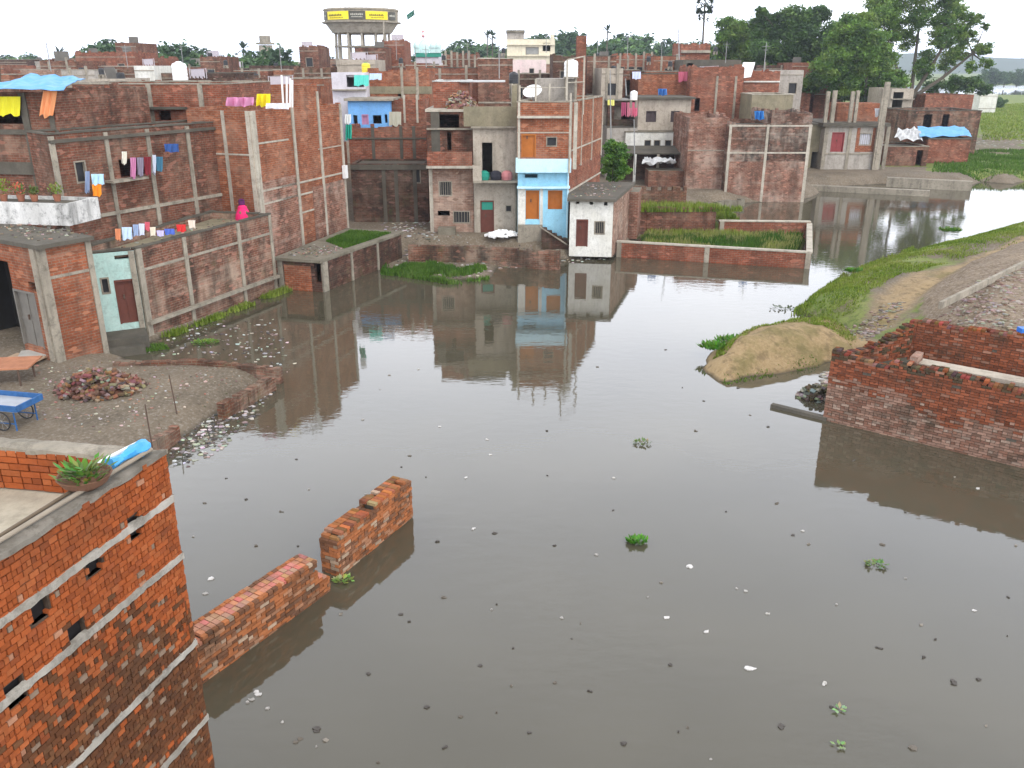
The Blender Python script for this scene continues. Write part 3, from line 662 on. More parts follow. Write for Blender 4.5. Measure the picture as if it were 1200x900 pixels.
# teal fronted house
P = [(-16.6, 30.5), (-14.15, 31.8), (-11.2, 39.8), (-14.2, 40.6)]; ZE = 3.57
A, Bp = P[1], P[2]
EH = house('brick_house', 'low brick house with a faded teal front and long side wall along the water', 'house', P, -.6, ZE, B['side'], par=.28, th=.16, roof=B['olive'], coping=B['roofd'], skip=(0,),
      holes={}, bands=[(1, zon(A, Bp, 167, 318), .1, .03), (1, .62, .12, .22)],
      posts=[(1, .12, .26, -.6, ZE), (1, uon(A, Bp, 220, 320), .2, -.6, ZE), (1, uon(A, Bp, 282, 300), .2, -.6, ZE), (1, 8.4, .18, -.6, ZE)])
FA, FB = (-16.6, 30.46), (-14.19, 31.74)
t = house('house_front', 'faded teal and white entrance front with a brown door, between two brick side walls', 'house', [FA, FB, (-14.6, 32.3), (-17, 31.0)], -.1, ZE-.03, B['teal'], par=0, floor=False,
      holes={0: [(137, 327, 162, 379, 'door', M['maroon']), (118, 325, 129, 345, 'window', M['dark']), (134, 299, 151, 304, 'hole', None)]}, skip=(1, 2, 3), posts=[(0, 2.62, .2, -.1, ZE-.04)])
merge(t, EH)
m = MB(); m.along(FA, FB, .3, 2.7, .02, 1.3, -.3, .55); m.along(FA, FB, .6, 2.5, 1.3, 1.7, -.3, .3); single('doorstep', m, B['roofd'], 'dirty concrete doorstep platform below the brown door', 'step', (*FA, 0))
# brick house on the terrace
P = [(-17.7, 33.8), (-13.7, 42.0), (-15.2, 43.4), (-19.3, 35.3)]; A, Bp = P[0], P[1]
house('brick_house', 'weathered two storey brick house with a blackened parapet set back on the terrace', 'house', P, 3.3, 7.55, B['brown'], par=.5, roof=B['roofd'], coping=B['roofd'],
      holes={0: [(140, 185, 178, 206, 'hole', None), (88, 188, 102, 215, 'window', M['dark'])]}, bands=[(0, zon(A, Bp, 200, 240), .14, .06), (0, zon(A, Bp, 180, 158), .12, .12, .0, 9.12, B['roofd']), (0, zon(A, Bp, 140, 212), .1, .5, 2.2, 4.0)],
      posts=[(0, uon(A, Bp, 136, 240), .18, 3.3, 7.5), (0, uon(A, Bp, 184, 240), .2, 3.3, 7.5), (0, uon(A, Bp, 226, 210), .2, 3.3, 7.5), (0, .1, .2, 3.3, 7.5)])
P = [(-25, 37.2), (-18.5, 36.2), (-17.6, 43.5), (-24, 44.5)]; A, Bp = P[0], P[1]
house('brick_house', 'three storey brown brick house under a blue tarpaulin corner, at the left edge', 'house', P, 3., zon(A, Bp, 40, 108), B['brown'], par=.4, roof=B['roofd'],
      holes={0: [(-40, 112, 30, 145, 'hole', None)]}, bands=[(0, zon(A, Bp, 60, 158), .2, .08), (0, zon(A, Bp, 60, 205), .5, .1)], posts=[(0, uon(A, Bp, 33, 150), .3, 3, 9), (0, 6.4, .2, 3, 9)], pm=B['roofd'])
P = [(-23.0, 45.5), (-14.3, 45.2), (-14.2, 53), (-23, 53)]; A, Bp = P[0], P[1]
house('brick_house', 'wide red brick house with concrete pillars and broken ledges, behind the terrace house', 'house', P, 3, zon(A, Bp, 170, 99), B['red'], par=.5, roof=B['roofd'], coping=B['conc'],
      bands=[(0, zon(A, Bp, 200, 128), .12, .35, 3.2, 6.6, B['roofd']), (0, zon(A, Bp, 120, 127), .1, .08, .3, 3.3)], posts=[(0, uon(A, Bp, x, 125), .24, 3, 9.2) for x in (86, 177, 237)], holes={0: [(122, 104, 143, 120, 'hole', None), (186, 130, 200, 141, 'hole', None)]})
# tall tower-like brick building
A0, A1_, A2t, A3 = (-15.3, 42.0), (-11.95, 40.8), (-9.35, 49), (-13.2, 50.4); P = [A0, A1_, A2t, A3]
zt = 8.1; zz1, zz2 = zon(A1_, A2t, 330, 220), zon(A1_, A2t, 330, 235)
t = house('brick_building', 'tall red brick building with white concrete pillars rising from the water, left of centre', 'building', P, -.6, zt, B['orange'], par=.9, roof=B['roof'], pm=B['pale'],
      bands=[(1, zz1, .09, .03), (1, zz2, .09, .03), (0, zon(A0, A1_, 280, 182), .07, .03), (1, zon(A1_, A2t, 365, 247), .08, .03, 3.2, 5.5), (1, 6.6, .07, .03, .3, 3.), (1, 5.9, .05, .02, 5.8, 8.4)],
      posts=[(1, .17, .34, -.6, zt), (0, 3.4, .2, 3, zt), (0, uon(A0, A1_, 266, 180), .16, 3, zt)]+[(1, uon(A1_, A2t, x, 150), wd, -.6, zt+(.7 if x == 374 else 0)) for x, wd in ((343.5, .2), (374, .2))]+[(1, 8.45, .2, -.6, zt)])
u0, u1 = uon(A1_, A2t, 351, 110), uon(A1_, A2t, 372, 110)
m = MB(); m.along(A1_, A2t, u0, u1, -1.6, .0, zt+.002, zon(A1_, A2t, 360, 99)); m.build('stair_head', B['orange'], t)
m = MB(); m.along(A1_, A2t, 4.9, 8.5, .0, .035, 1.2, 4.1); m.build('brick_panel', B['salt'], t)
m = MB(); m.along(A1_, A2t, .35, 3.4, .0, .03, -.6, 4.9); m.build('brick_panel', B['salt'], t)
m = MB(); m.along(A1_, A2t, 8.15, 8.45, .06, .25, zon(A1_, A2t, 409, 207), zon(A1_, A2t, 409, 192)); single('meter_box', m, M['plasticw'], 'small white box fixed to the outer corner of the tall brick building', 'box', (-9.4, 48.6, 4))
# low flat outhouse with grass on its roof
P = [(-11.15, 40.0), (-8.9, 39.35), (-6.05, 46.5), (-9.2, 47.5)]; A, Bp = P[1], P[2]
house('outhouse', 'low flat roofed brick outhouse with grass on its slab, standing in the pond edge', 'shed', P, -.6, 1.42, B['dark'], par=0, slab=(.2, .13), roof=B['roof'],
      holes={0: [(369, 309, 376, 331, 'hole', None)]}, posts=[(1, .2, .42, -.6, 1.42), (0, .15, .25, -.6, 1.42)]+[(1, uon(A, Bp, x, 308), .16, -.6, 1.42) for x in (412, 443)], pm=B['conc'])

m = MB(); m.along(P[0], P[1], .35, 1.75, .0, .02, -.6, 1.2); OH = [o for o in C.objects if o.name.startswith('outhouse')][0]; m.build('brick_panel', B['orange'], OH)
# ------------------------------------------------------------------ the back of the pond, left of centre
def fr(x0, x1, Y, yb=200, dep=5., yl=None):   # frontal footprint between two sight columns at depth Y
    a = W(x0, yb, Y)[0]; b = W(x1, yb, yl or Y)[0]
    return [(a, Y), (b, yl or Y), (b, Y+dep), (a, Y+dep)]
P = fr(413, 502, 53.5, 230, 3); zt = W(450, 192, 53.5)[1]
house('back_wall_house', 'dark damp brick house filling the gap behind the rubbish heap, left of centre', 'house', P, .3, zt, B['dark'], par=.1, roof=B['roofd'], pm=B['roofd'], bands=[(0, zt-.35, .3, .1)],
      posts=[(0, x, .22, .3, zt) for x in (2.0, 2.75, 3.9)], holes={0: [(484, 195, 493, 215, 'window', M['dark'])]})
P = fr(409, 500, 57, 170, 4); A, Bp = P[0], P[1]; zt = W(450, 150, 57)[1]
house('brick_house', 'brick terrace storey with patched low walls below the bright blue room', 'house', P, 3.5, zt, B['red'], par=.35, roof=B['roofd'], pm=B['roofd'], bands=[(0, zon(A, Bp, 450, 163), .1, .08)], posts=[(0, uon(A, Bp, x, 160), .2, 4, zt+.1) for x in (437, 470, 485)])
P = fr(408, 458, 60.5, 130, 4); zt = W(430, 118, 60.5)[1]
house('blue_room', 'bright blue rooftop room with dark openings and clothes hung before it', 'house', P, 5.5, zt, B['roomblue'], par=0, slab=(.35, .15), roof=B['conc'],
      holes={0: [(414, 135, 419, 145, 'hole', None), (437, 135, 447, 145, 'hole', None), (451, 134, 454, 144, 'hole', None), (424, 134, 432, 146, 'door', plain('pink_door', (.5, .25, .4)))]})
P = fr(455, 498, 61, 130, 4); A, Bp = P[0], P[1]
house('brick_house', 'small red brick rooftop room with pale posts, right of the bright blue room', 'house', P, 5.5, W(470, 117, 61)[1], B['red'], par=.2, roof=B['roofd'], posts=[(0, uon(A, Bp, x, 130), .14, 5.5, 8.2) for x in (474, 489)], pm=B['pale'])
P = fr(389, 429, 63, 100, 5); zt = W(410, 85, 63)[1]
house('house', 'lavender white plastered top storey house with a covered balcony, below the water tower', 'house', P, 5, zt, B['lav'], par=.3, roof=B['roof'], holes={0: [(406, 88, 426, 102, 'hole', None)]}, bands=[(0, W(410, 106, 63)[1], .08, .3)])
P = fr(430, 503, 64.5, 95, 5); A, Bp = P[0], P[1]; zt = W(460, 84, 64.5)[1]
house('brick_house', 'rust red brick top storey house beside the lavender white balcony', 'house', P, 5, zt, B['orange'], par=.3, roof=B['roofd'], bands=[(0, W(460, 110, 64.5)[1], .5, .05, 0, 4.6, B['olive'])], posts=[(0, uon(A, Bp, x, 95), .18, 5, zt+.3) for x in (471, 489)], holes={0: [(466, 104, 473, 114, 'hole', None)]})

# ------------------------------------------------------------------ the central row
BY = 50.
# pale pink brick house, left
x0, x1 = W(503, 230, BY)[0], W(555, 230, BY)[0]
P = [(x0, BY), (x1, BY), (x1, BY+7), (x0, BY+7)]; zb = W(530, 196, BY)[1]; z_t = W(530, 126, BY+.9)[1]
H0 = [(514, 212, 530, 230, 'grille', M['dark']), (513, 247, 527, 253, 'hole', None), (531, 247, 551, 262, 'grille', M['dark'])]
PH = t = house('brick_house', 'pale pink brick house with a sunken dark balcony, leftmost of the central row', 'house', P, .3, zb, B['pink'], par=0, roof=B['roofd'], holes={0: H0}, posts=[(0, .12, .2, .3, zb)], pm=B['pale'])
m = MB(); m.along(P[0], P[1], -.05, x1-x0, -.1, .7, zb+.002, zb+.14); m.build('balcony_slab', B['pale'], t)
m = MB(); m.along(P[0], P[1], 0, x1-x0-.02, .45, .62, zb+.14, W(530, 178, BY-.6)[1]); m.build('balcony_wall', B['red'], t)
m = MB(); m.along(P[0], P[1], .5, 1.5, .02, .75, .3, 1.25); m.build('step_block', B['roof'], t)
PU = [(x0-.1, BY+.9), (x1, BY+.9), (x1, BY+7), (x0-.1, BY+7)]; zc = W(530, 131, BY+.9)[1]
US = house('upper_storey', 'dark open upper storey under a pale slab, above the pale pink brick house', 'house', PU, zb+.14, zc, B['brown'], par=0, slab=(.12, .14), roof=B['pale'],
      holes={0: [(509, 134, 538, 150, 'hole', None), (524, 155, 529, 176, 'hole', None)]}, bands=[(0, W(530, 152, BY+.9)[1], .1, .2)], posts=[(0, .5, .5, zb, zc, B['roofd'])])
merge(US, PH)
PR = [(x0+.2, BY+2.4), (x1-.3, BY+2.4), (x1-.3, BY+7), (x0+.2, BY+7)]
BWR = house('brick_wall_room', 'roofless red brick room behind the rubble', 'house', PR, zc+.15, W(545, 96, BY+2.4)[1], B['red'], par=.5, roof=B['roofd'], coping=B['whited'])
merge(BWR, PH)
# beige plaster house, middle
xa, xb = x1+.02, W(606, 230, BY)[0]; P = [(xa, BY-.1), (xb, BY-.1), (xb, BY+7), (xa, BY+7)]; za = W(580, 212, BY)[1]; zp = W(575, 150, BY)[1]; zq = W(575, 125, BY-.2)[1]
t = house('plaster_house', 'beige plaster house with a small cluttered balcony and stained parapet, middle of the central row', 'house', P, .3, zp, B['plaster'], par=0, roof=B['roofd'],
      holes={0: [(563, 235, 579, 274, 'door', M['maroon']), (592, 240, 600, 249, 'window', M['dark']), (566, 211, 576, 215, 'hole', None), (565, 167, 577, 206, 'hole', None)]}, posts=[(0, 2.45, .16, .3, zp)], pm=B['conc'])
m = MB(); u0, u1 = uon(P[0], P[1], 563, 240), uon(P[0], P[1], 579, 240); m.along(P[0], P[1], u0+.07, u1-.07, -.1, -.07, zon(P[0], P[1], 571, 246), zon(P[0], P[1], 571, 236.5)); m.build('door_panel', M['green'], t)
m = MB(); m.along(P[0], P[1], -.0, 2.56, .0, .9, za, za+.13); m.build('balcony_slab', B['conc'], t)
m = MB(); m.along(P[0], P[1], -.0, .5, .8, .9, za+.13, za+.95); m.along(P[0], P[1], -.0, .1, 0, .8, za+.13, za+.9); m.build('balcony_wall', B['plaster'], t)
m = MB(); m.along(P[0], P[1], -.1, 2.6, .0, .25, zp+.002, zp+.1); m.build('cornice', B['conc'], t)
m = MB(); m.prism([(xa-.5, BY-.2), (xb-.02, BY-.2), (xb-.02, BY+.05), (xa-.5, BY+.05)], zp+.1, zq, True, True); m.prism([(xb-.3, BY+.05), (xb-.02, BY+.05), (xb-.02, BY+5), (xb-.3, BY+5)], zp+.1, W(595, 100, BY)[1], True, True); m.build('parapet', B['olive'], t)
m = MB(); ux = uon(P[0], P[1], 604, 240); px_, pz_ = W(604, 215, BY-.2); m.tube((px_, BY-.22, .5), (px_, BY-.22, pz_), .045); m.build('drain_pipe', B['conc'], t)
# blue fronted house
xc, xd = xb+.03, W(666, 240, BY-1.6)[0]; YB = BY-1.6
P = [(xc, YB), (xd, YB), (xd+.1, YB+2), (xc, YB+2)]
zk = W(635, 219, YB)[1]; zl = W(635, 202, YB-.6)[1]; zm = W(635, 186, YB-.6)[1]; zn = W(635, 137, YB)[1]; zo = W(635, 120, YB)[1]
bp = [(608, 222, 633, 283)]
BH = t = house('blue_house', 'narrow house with sky blue lower front and red brick upper storeys, orange doors', 'house', P, .3, zl, B['blue'], par=0, roof=B['roofd'],
      holes={0: [(616, 223, 632, 257, 'door', M['orange']), (642, 223, 659, 245, 'shutter', M['orange']), (615, 204, 630, 208.5, 'hole', None)]}, pm=B['paleblue'],
      bands=[(0, zk-.06, .12, .3, -.05, xd-xc+.05)])
m = MB(); u1 = uon(P[0], P[1], 634, 250); u0_ = uon(P[0], P[1], 616, 250); m.along(P[0], P[1], 0.01, u0_-.02, .0, .02, zon(P[0], P[1], 620, 263), zk-.07); m.along(P[0], P[1], u1-.06, u1+.1, .0, .02, zon(P[0], P[1], 620, 263), zk-.07); m.build('white_wall_panel', B['white'], t)
m = MB(); m.along(P[0], P[1], -.12, xd-xc+.06, -.1, .75, zl+.002, zl+.1); m.build('balcony_slab', B['paleblue'], t)
m = MB(); m.along(P[0], P[1], -.12, xd-xc+.06, .64, .75, zl+.1, zm); m.along(P[0], P[1], -.12, -.01, -.0, .64, zl+.1, zm); m.along(P[0], P[1], xd-xc-.05, xd-xc+.06, -.0, .64, zl+.1, zm); m.build('balcony_wall', B['paleblue'], t)
m = MB(); m.tube((xd-.06, YB-.1, .6), (xd-.06, YB-.1, zl), .05); m.build('drain_pipe', B['paleblue'], t); m = MB(); m.tube((xd-.05, YB-.82, zl), (xd-.05, YB-.82, zo+.5), .055); m.build('drain_pipe', B['pale'], t)
zS = W(635, 263, YB)[1]; m = MB(); m.along(P[0], P[1], .0, 1.4, .0, .5, .3, zS); m.build('door_step', B['conc'], t)
PU = [(xc-.05, YB), (xd, YB), (xd+2.7, YB+9.4), (xc+1.5, YB+9.4)]
t = house('brick_storey', 'red brick upper storeys with a long bare side wall, standing on the sky blue front', 'house', PU, zl+.1, zo, B['orange'], par=.75, roof=B['roof'], coping=B['conc'],
      holes={0: [(611, 157, 628, 184, 'door', M['orange']), (640, 160, 653, 172, 'window', M['dark'])]}, bands=[(0, zn-.06, .12, .25), (0, zon(PU[0], PU[1], 635, 156), .05, .02), (1, 5.6, .08, .03), (1, 3.4, .08, .03)],
      posts=[(0, 3.18, .2, zl+.1, zo), (0, .1, .14, zl+.1, zo), (1, .12, .2, zl, zo), (1, 3.1, .07, zl, zo), (1, 6.3, .07, zl, zo), (1, 9.6, .12, zl, zo)], pm=B['pale'])
m = MB(); m.prism([(xd+.02, YB+.3), (xd+2.65, YB+9.3), (xc+1.7, YB+9.3), (xc+.1, YB+2.1), (xd-.2, YB+2.1)], .3, zl+.1, False); m.build('lower_wall', B['red'], t)
merge(t, BH)
# whitewashed hut
Y4 = 46.3; xa4, xb4 = W(668, 260, Y4)[0], W(718, 260, Y4)[0]; P = [(xa4, Y4+.3), (xb4, Y4), (xb4+1.9, Y4+6.6), (xa4+.6, Y4+6.6)]; z4 = W(695, 236, Y4)[1]
t = house('white_hut', 'small whitewashed hut with a maroon door, right of the sky blue front', 'house', P, .2, z4, B['white'], par=0, slab=(.35, .16), roof=B['roofd'],
      holes={0: [(675, 257, 689, 289, 'door', M['maroon']), (696, 259, 709, 275, 'grille', M['dark']), (675, 234, 679, 239, 'hole', None), (691, 235, 695, 240, 'hole', None), (708, 236, 712, 241, 'hole', None)]})
m = MB(); m.along(P[1], P[2], .02, 6.8, .0, .03, .2, z4-.01); m.build('brick_side', B['pink'], t)
P2 = [(xb4+1.4, Y4+5.3), (xb4+2.1, Y4+5.2), (xb4+2.6, Y4+7.5), (xb4+1.8, Y4+7.5)]
house('brick_pier', 'tall narrow salt stained brick pier behind the whitewashed hut', 'wall', P2, .2, 3.0, B['salt'], par=0)
# terrace wall in front of the row
m = MB(); Q = [G(x, y, .95) for x, y in ((478, 289), (560, 290), (655, 296))]; Q = [(a, b-.0) for a, b in Q]
def rough_wall(name, label, Q, z0, zfun, th, mat, cat='wall', step=.35, drop=.1):
    m = MB()
    for A, Bp in zip(Q, Q[1:]):
        Ln = math.hypot(Bp[0]-A[0], Bp[1]-A[1]); u = 0
        while u < Ln-.01:
            v = min(u+step*rnd.uniform(.6, 1.3), Ln); f = (u+v)/2; x = A[0]+(Bp[0]-A[0])*f/Ln; y = A[1]+(Bp[1]-A[1])*f/Ln
            m.along(A, Bp, u, v, -th+rnd.uniform(-.02, .02), rnd.uniform(-.02, .02), z0, zfun(x, y)-rnd.choice((0, 0, .04, drop))); u = v
    return single(name, m, mat, label, cat, (*Q[0], 0))
rough_wall('retaining_wall', 'low crumbling brown brick retaining wall below the central row of houses', Q, -.2, lambda x, y: 1.0, .35, B['mossy'])
# broken stair at the blue house
t = thing('stair', 'broken dark brick stair leaning at the foot of the sky blue front', 'stair', (xd-.9, YB-.3, .6))
m = MB()
for i in range(6): m.box(xd-1.5+i*.28, xd-1.2+i*.28, YB-1.3, YB-.3, .5, zS-.1-i*.16)
m.build('steps', B['dark'], t)
m = MB(); m.tube((xd-1.7, YB-1.4, zS+.15), (xd-.1, YB-1.4, .75), .04); m.build('rail', B['conc'], t)

# ------------------------------------------------------------------ flooded walled enclosure
def low_wall(label, A, Bp, z0, z1, mat, th=.24, posts=(), cop=B['pale'], name='enclosure_wall'):
    t = thing(name, label, 'wall', (*A, 0)); Ln = math.hypot(Bp[0]-A[0], Bp[1]-A[1]); m = MB(); m.along(A, Bp, 0, Ln, -th, 0, z0, z1); m.build('brickwork', mat, t)
    m = MB(); m.along(A, Bp, -.02, Ln+.02, -th-.04, .04, z1+.002, z1+.08); m.build('coping', cop, t)
    for u in posts: m = MB(); m.along(A, Bp, u-.13, u+.13, -th-.05, .05, z0, z1-.002); m.build('pillar', B['conc'], t)
    return t
K0, K1 = G(722, 301), G(949, 315); K2, K3 = (18.55, 53.0), (8.0, 53.6)
Lk = math.hypot(K1[0]-K0[0], K1[1]-K0[1])
low_wall('long low red brick wall in the pond, nearest side of the grassy enclosure', K0, K1, -.5, .82, B['red'], posts=(.15, Lk*.48, Lk-.15))
low_wall('right end wall of the grassy enclosure, running back from the pond corner', K1, K2, -.5, .83, B['red'], posts=(8.,))
KM = (12.9, 53.4)
low_wall('low brick wall with clean pale coping, right half of the back of the grassy enclosure', (18.5, 53.25), (KM[0]+.05, KM[1]+.2), -.5, .95, B['red'], posts=(5.4,))
bpy_ = C.objects[-1]
rough_wall('enclosure_wall', 'higher broken brick wall at the back left of the grassy enclosure, topped with weeds', [(7.6, 53.9), (12.8, 53.9)], -.3, lambda x, y: 1.75, .5, B['brown'], drop=.2)
rough_wall('enclosure_wall', 'short ragged brick wall between two weedy plots behind the enclosure', [(8.2, 61), (12.3, 61)], -.3, lambda x, y: 2.1, .4, B['mossy'], drop=.3)
rough_wall('boundary_wall', 'low mud brown wall at the far edge of the flooded plot behind the enclosure', [(12.6, 62.5), (17.8, 66)], -.3, lambda x, y: .55, .4, B['roof'], drop=.1)

# ------------------------------------------------------------------ behind the enclosure
P = fr(805, 851, 69, 190, 7); zt = W(830, 138, 69)[1]
house('brick_house', 'striped pale red brick house, left of the two flaking render bays behind the enclosure', 'house', P, 0, zt, B['salt'], par=.4, roof=B['roofd'], bands=[(0, W(830, 177, 69)[1], .08, .03)])
P = fr(851, 947, 68, 190, 8); A, Bp = P[0], P[1]; zt = W(880, 146, 68)[1]; zm2 = W(880, 180, 68)[1]
FHs = t = house('brick_house', 'brick house with flaking render above bare brick, divided by pale pillars, behind the enclosure', 'house', P, -.3, zt, B['patchy'], par=.35, roof=B['roofd'], pm=B['pale'],
      bands=[(0, zm2, .12, .05), (0, zt-.15, .12, .06)], posts=[(0, .12, .2, -.3, zt), (0, uon(A, Bp, 896, 190), .2, -.3, zt), (0, uon(A, Bp, 945, 190), .24, -.3, zt)])
m = MB(); m.along(A, Bp, .25, 6.1, .0, .03, -.3, zm2-.6); m.build('brick_panel', B['salt'], t)
Pt = fr(903, 951, 68.6, 150, 6); RRm = house('roof_room', 'crumbling brick rooftop room on the right bay of the flaking render house', 'house', Pt, zt, W(925, 133, 68.6)[1], B['patchy'], par=.3, roof=B['roofd'])
merge(RRm, FHs)
# grey house with bare pillars
P = fr(963, 1033, 83.5, 180, 7); A, Bp = P[0], P[1]; zt = W(1000, 148, 83.5)[1]
t = house('grey_house', 'unfinished grey house with a red shutter and bare concrete columns on its roof', 'house', P, .2, zt, B['grey'], par=0, slab=(.5, .3), roof=B['roofd'], pm=B['conc'],
      holes={0: [(974, 155, 989, 178, 'door', M['reddoor']), (1007, 156, 1021, 170, 'grille', plain('pale_grille', (.6, .6, .66)))]}, posts=[(0, .2, .35, .2, zt), (0, uon(A, Bp, 995, 165), .3, .2, zt), (0, 6.0, .35, .2, zt)], bands=[(0, W(1000, 181, 83.5)[1], .12, .06)])
m = MB(); a0, a1 = uon(A, Bp, 1003, 165), uon(A, Bp, 1029, 165); z0_ = W(1000, 178, 83.5)[1]; m.along(A, Bp, uon(A, Bp, 1021.5, 165), a1, .0, .03, z0_, z0_+2.2); m.along(A, Bp, a0, uon(A, Bp, 1006.5, 165), .0, .03, z0_, z0_+2.2); m.along(A, Bp, uon(A, Bp, 1006.5, 165), uon(A, Bp, 1021.5, 165), .0, .03, z0_, W(1014, 170.5, 83.5)[1]); m.build('brick_panel', B['orange'], t)
for x, yt, wd in ((971, 107, .3), (979, 106, .35), (1000, 107, .3), (1006, 106, .28), (1040, 96, .4), (1036, 104, .3)):
    xx, zz_ = W(x, yt, 84.2 if x < 1030 else 83.3); m = MB(); yy = 84.2 if x < 1030 else 83.2; m.box(xx-wd/2, xx+wd/2, yy-wd/2, yy+wd/2, zt+.29 if x < 1030 else .2, zz_); m.build('column', B['conc'], t)
Pn = fr(981, 1031, 86, 130, 2.5); m = MB(); m.prism(Pn, zt+.29, W(1000, 121, 86)[1], True); m.build('roof_wall', B['orange'], t)
GHs = t
P = fr(944, 963, 84.5, 180, 6); house('lean_to', 'narrow beige plastered lean-to with a dark opening, left side of the unfinished grey house', 'house', P, .2, W(950, 146, 84.5)[1], B['olive'], par=0, slab=(.2, .15), roof=B['roofd'], holes={0: [(950, 178, 961, 206, 'hole', None)]})
# quay slabs
for (a, b, c, d, lab, zz_) in ((945, 221, 1090, 228, 'long pale concrete kerb along the far water, below the unfinished grey house', .45), (1040, 212, 1140, 217, 'second concrete kerb strip running right towards the green bank', .8)):
    A_k, B_k = G(a, b-4, zz_), G(c, d-4, zz_); 
    m = MB(); m.along(A_k, B_k, 0, math.hypot(B_k[0]-A_k[0], B_k[1]-A_k[1]), -.7, 0, -.5, zz_); single('concrete_kerb', m, B['conc'], lab, 'kerb', (*A_k, 0))
# sheds on the right
P = fr(1037, 1086, 86.5, 190, 5); t = house('brick_shed', 'low dark brick shed with a bare parapet beside the unfinished grey house', 'shed', P, .3, W(1060, 172, 86.5)[1], B['brown'], par=.1, roof=B['roof'], coping=B['conc'], holes={0: [(1073, 176, 1080, 203, 'hole', None)]})
P = fr(1087, 1137, 89, 170, 6); house('brick_shed', 'red brick shed whose roof is spread with blue tarpaulin, near the field', 'shed', P, .3, W(1110, 163, 89)[1], B['red'], par=0, roof=B['roofd'], slab=(.15, .1))
P = fr(1062, 1147, 98, 150, 7); A, Bp = P[0], P[1]; house('brick_house', 'long dark weathered brick house behind the tarpaulin roofs, last before the field', 'house', P, .3, W(1100, 130, 98)[1], B['mossy'], par=.3, roof=B['roofd'], holes={0: [(1082, 134, 1092, 150, 'hole', None), (1104, 134, 1112, 150, 'hole', None)]}, coping=B['roofd'])
P = fr(1040, 1066, 108, 140, 7); house('house', 'small grey house with a dark doorway at the foot of the spreading tree', 'house', P, .3, W(1050, 104, 108)[1], B['plaster'], par=.2, holes={0: [(1046, 108, 1058, 128, 'hole', None)]}, bands=[(0, 6.3, .1, .5)])
P = fr(1084, 1140, 122, 120, 8); house('brick_house', 'distant pinkish brick house under the spreading tree', 'house', P, .3, W(1100, 111, 122)[1], B['red'], par=.3)
# tarps over the sheds
def sheet(name, label, cat, pts, mat, amp=.12, n=9, th=.02, loc=None):
    a, b, c, d = [Vector(p) for p in pts]; m = MB(); g = [[None]*(n+1) for _ in range(n+1)]
    for i in range(n+1):
        for j in range(n+1):
            p = a.lerp(b, i/n).lerp(d.lerp(c, i/n), j/n); g[i][j] = (p.x, p.y, p.z+amp*math.sin(i*1.9+j*.8)*.5+amp*rnd.uniform(-.5, .5))
    dn = lambda p: (p[0], p[1], p[2]-th)
    for i in range(n):
        for j in range(n):
            m.poly([g[i][j], g[i+1][j], g[i+1][j+1], g[i][j+1]]); m.poly([dn(g[i][j]), dn(g[i][j+1]), dn(g[i+1][j+1]), dn(g[i+1][j])])
    for i in range(n):
        m.poly([dn(g[i][0]), dn(g[i+1][0]), g[i+1][0], g[i][0]]); m.poly([g[i][n], g[i+1][n], dn(g[i+1][n]), dn(g[i][n])])
    return single(name, m, mat, label, cat, tuple(a))
zr = W(1110, 163, 89)[1]+.2
sheet('tarpaulin', 'long bright blue tarpaulin spread over the red brick shed roof', 'tarpaulin', [(*W(1078, 160, 89)[:1], 89, zr), (W(1139, 160, 89)[0], 89, zr+.1), (W(1136, 150, 93)[0], 94, zr+.7), (W(1080, 150, 93)[0], 94, zr+.7)], M['tarpblue'])
sheet('tarpaulin', 'patched pale tarpaulin sagging between the two sheds, left of the blue one', 'tarpaulin', [(W(1048, 162, 88)[0], 88, zr-.1), (W(1082, 164, 88)[0], 88, zr-.2), (W(1076, 152, 93)[0], 93, zr+.6), (W(1052, 152, 93)[0], 93, zr+.5)], M['tarpw'], .25)

def brick_heap(name, label, c, r, h, n, pal, mat, size=(.23, .11, .07), flat=1.):
    m = MB()
    for i in range(n):
        a = rnd.uniform(0, 6.283); k = rnd.random()**.6; x = c[0]+r*k*math.cos(a)*1.3; y = c[1]+r*k*math.sin(a)
        z = c[2]+max(0, h*(1-k*k)*rnd.uniform(.55, 1.))+.02; m.col = tuple(v*rnd.uniform(.7, 1.2) for v in pal[rnd.randrange(len(pal))])
        Mx = Matrix.Rotation(rnd.uniform(0, 6.28), 3, 'Z') @ Matrix.Rotation(rnd.uniform(-.7, .7), 3, 'X') @ Matrix.Rotation(rnd.uniform(-.5, .5), 3, 'Y')
        s_ = rnd.uniform(.6, 1.05); m.obox((x, y, z), (size[0]*s_, size[1], size[2]), Mx)
    k = 14; m.col = pal[0]; ring = [(c[0]+r*1.15*math.cos(6.283*i/k), c[1]+r*.85*math.sin(6.283*i/k), c[2]-.03) for i in range(k)]
    for i in range(k): m.poly([ring[i], ring[(i+1) % k], (c[0], c[1], c[2]+h*.75)])
    return single(name, m, mat, label, 'heap', c)
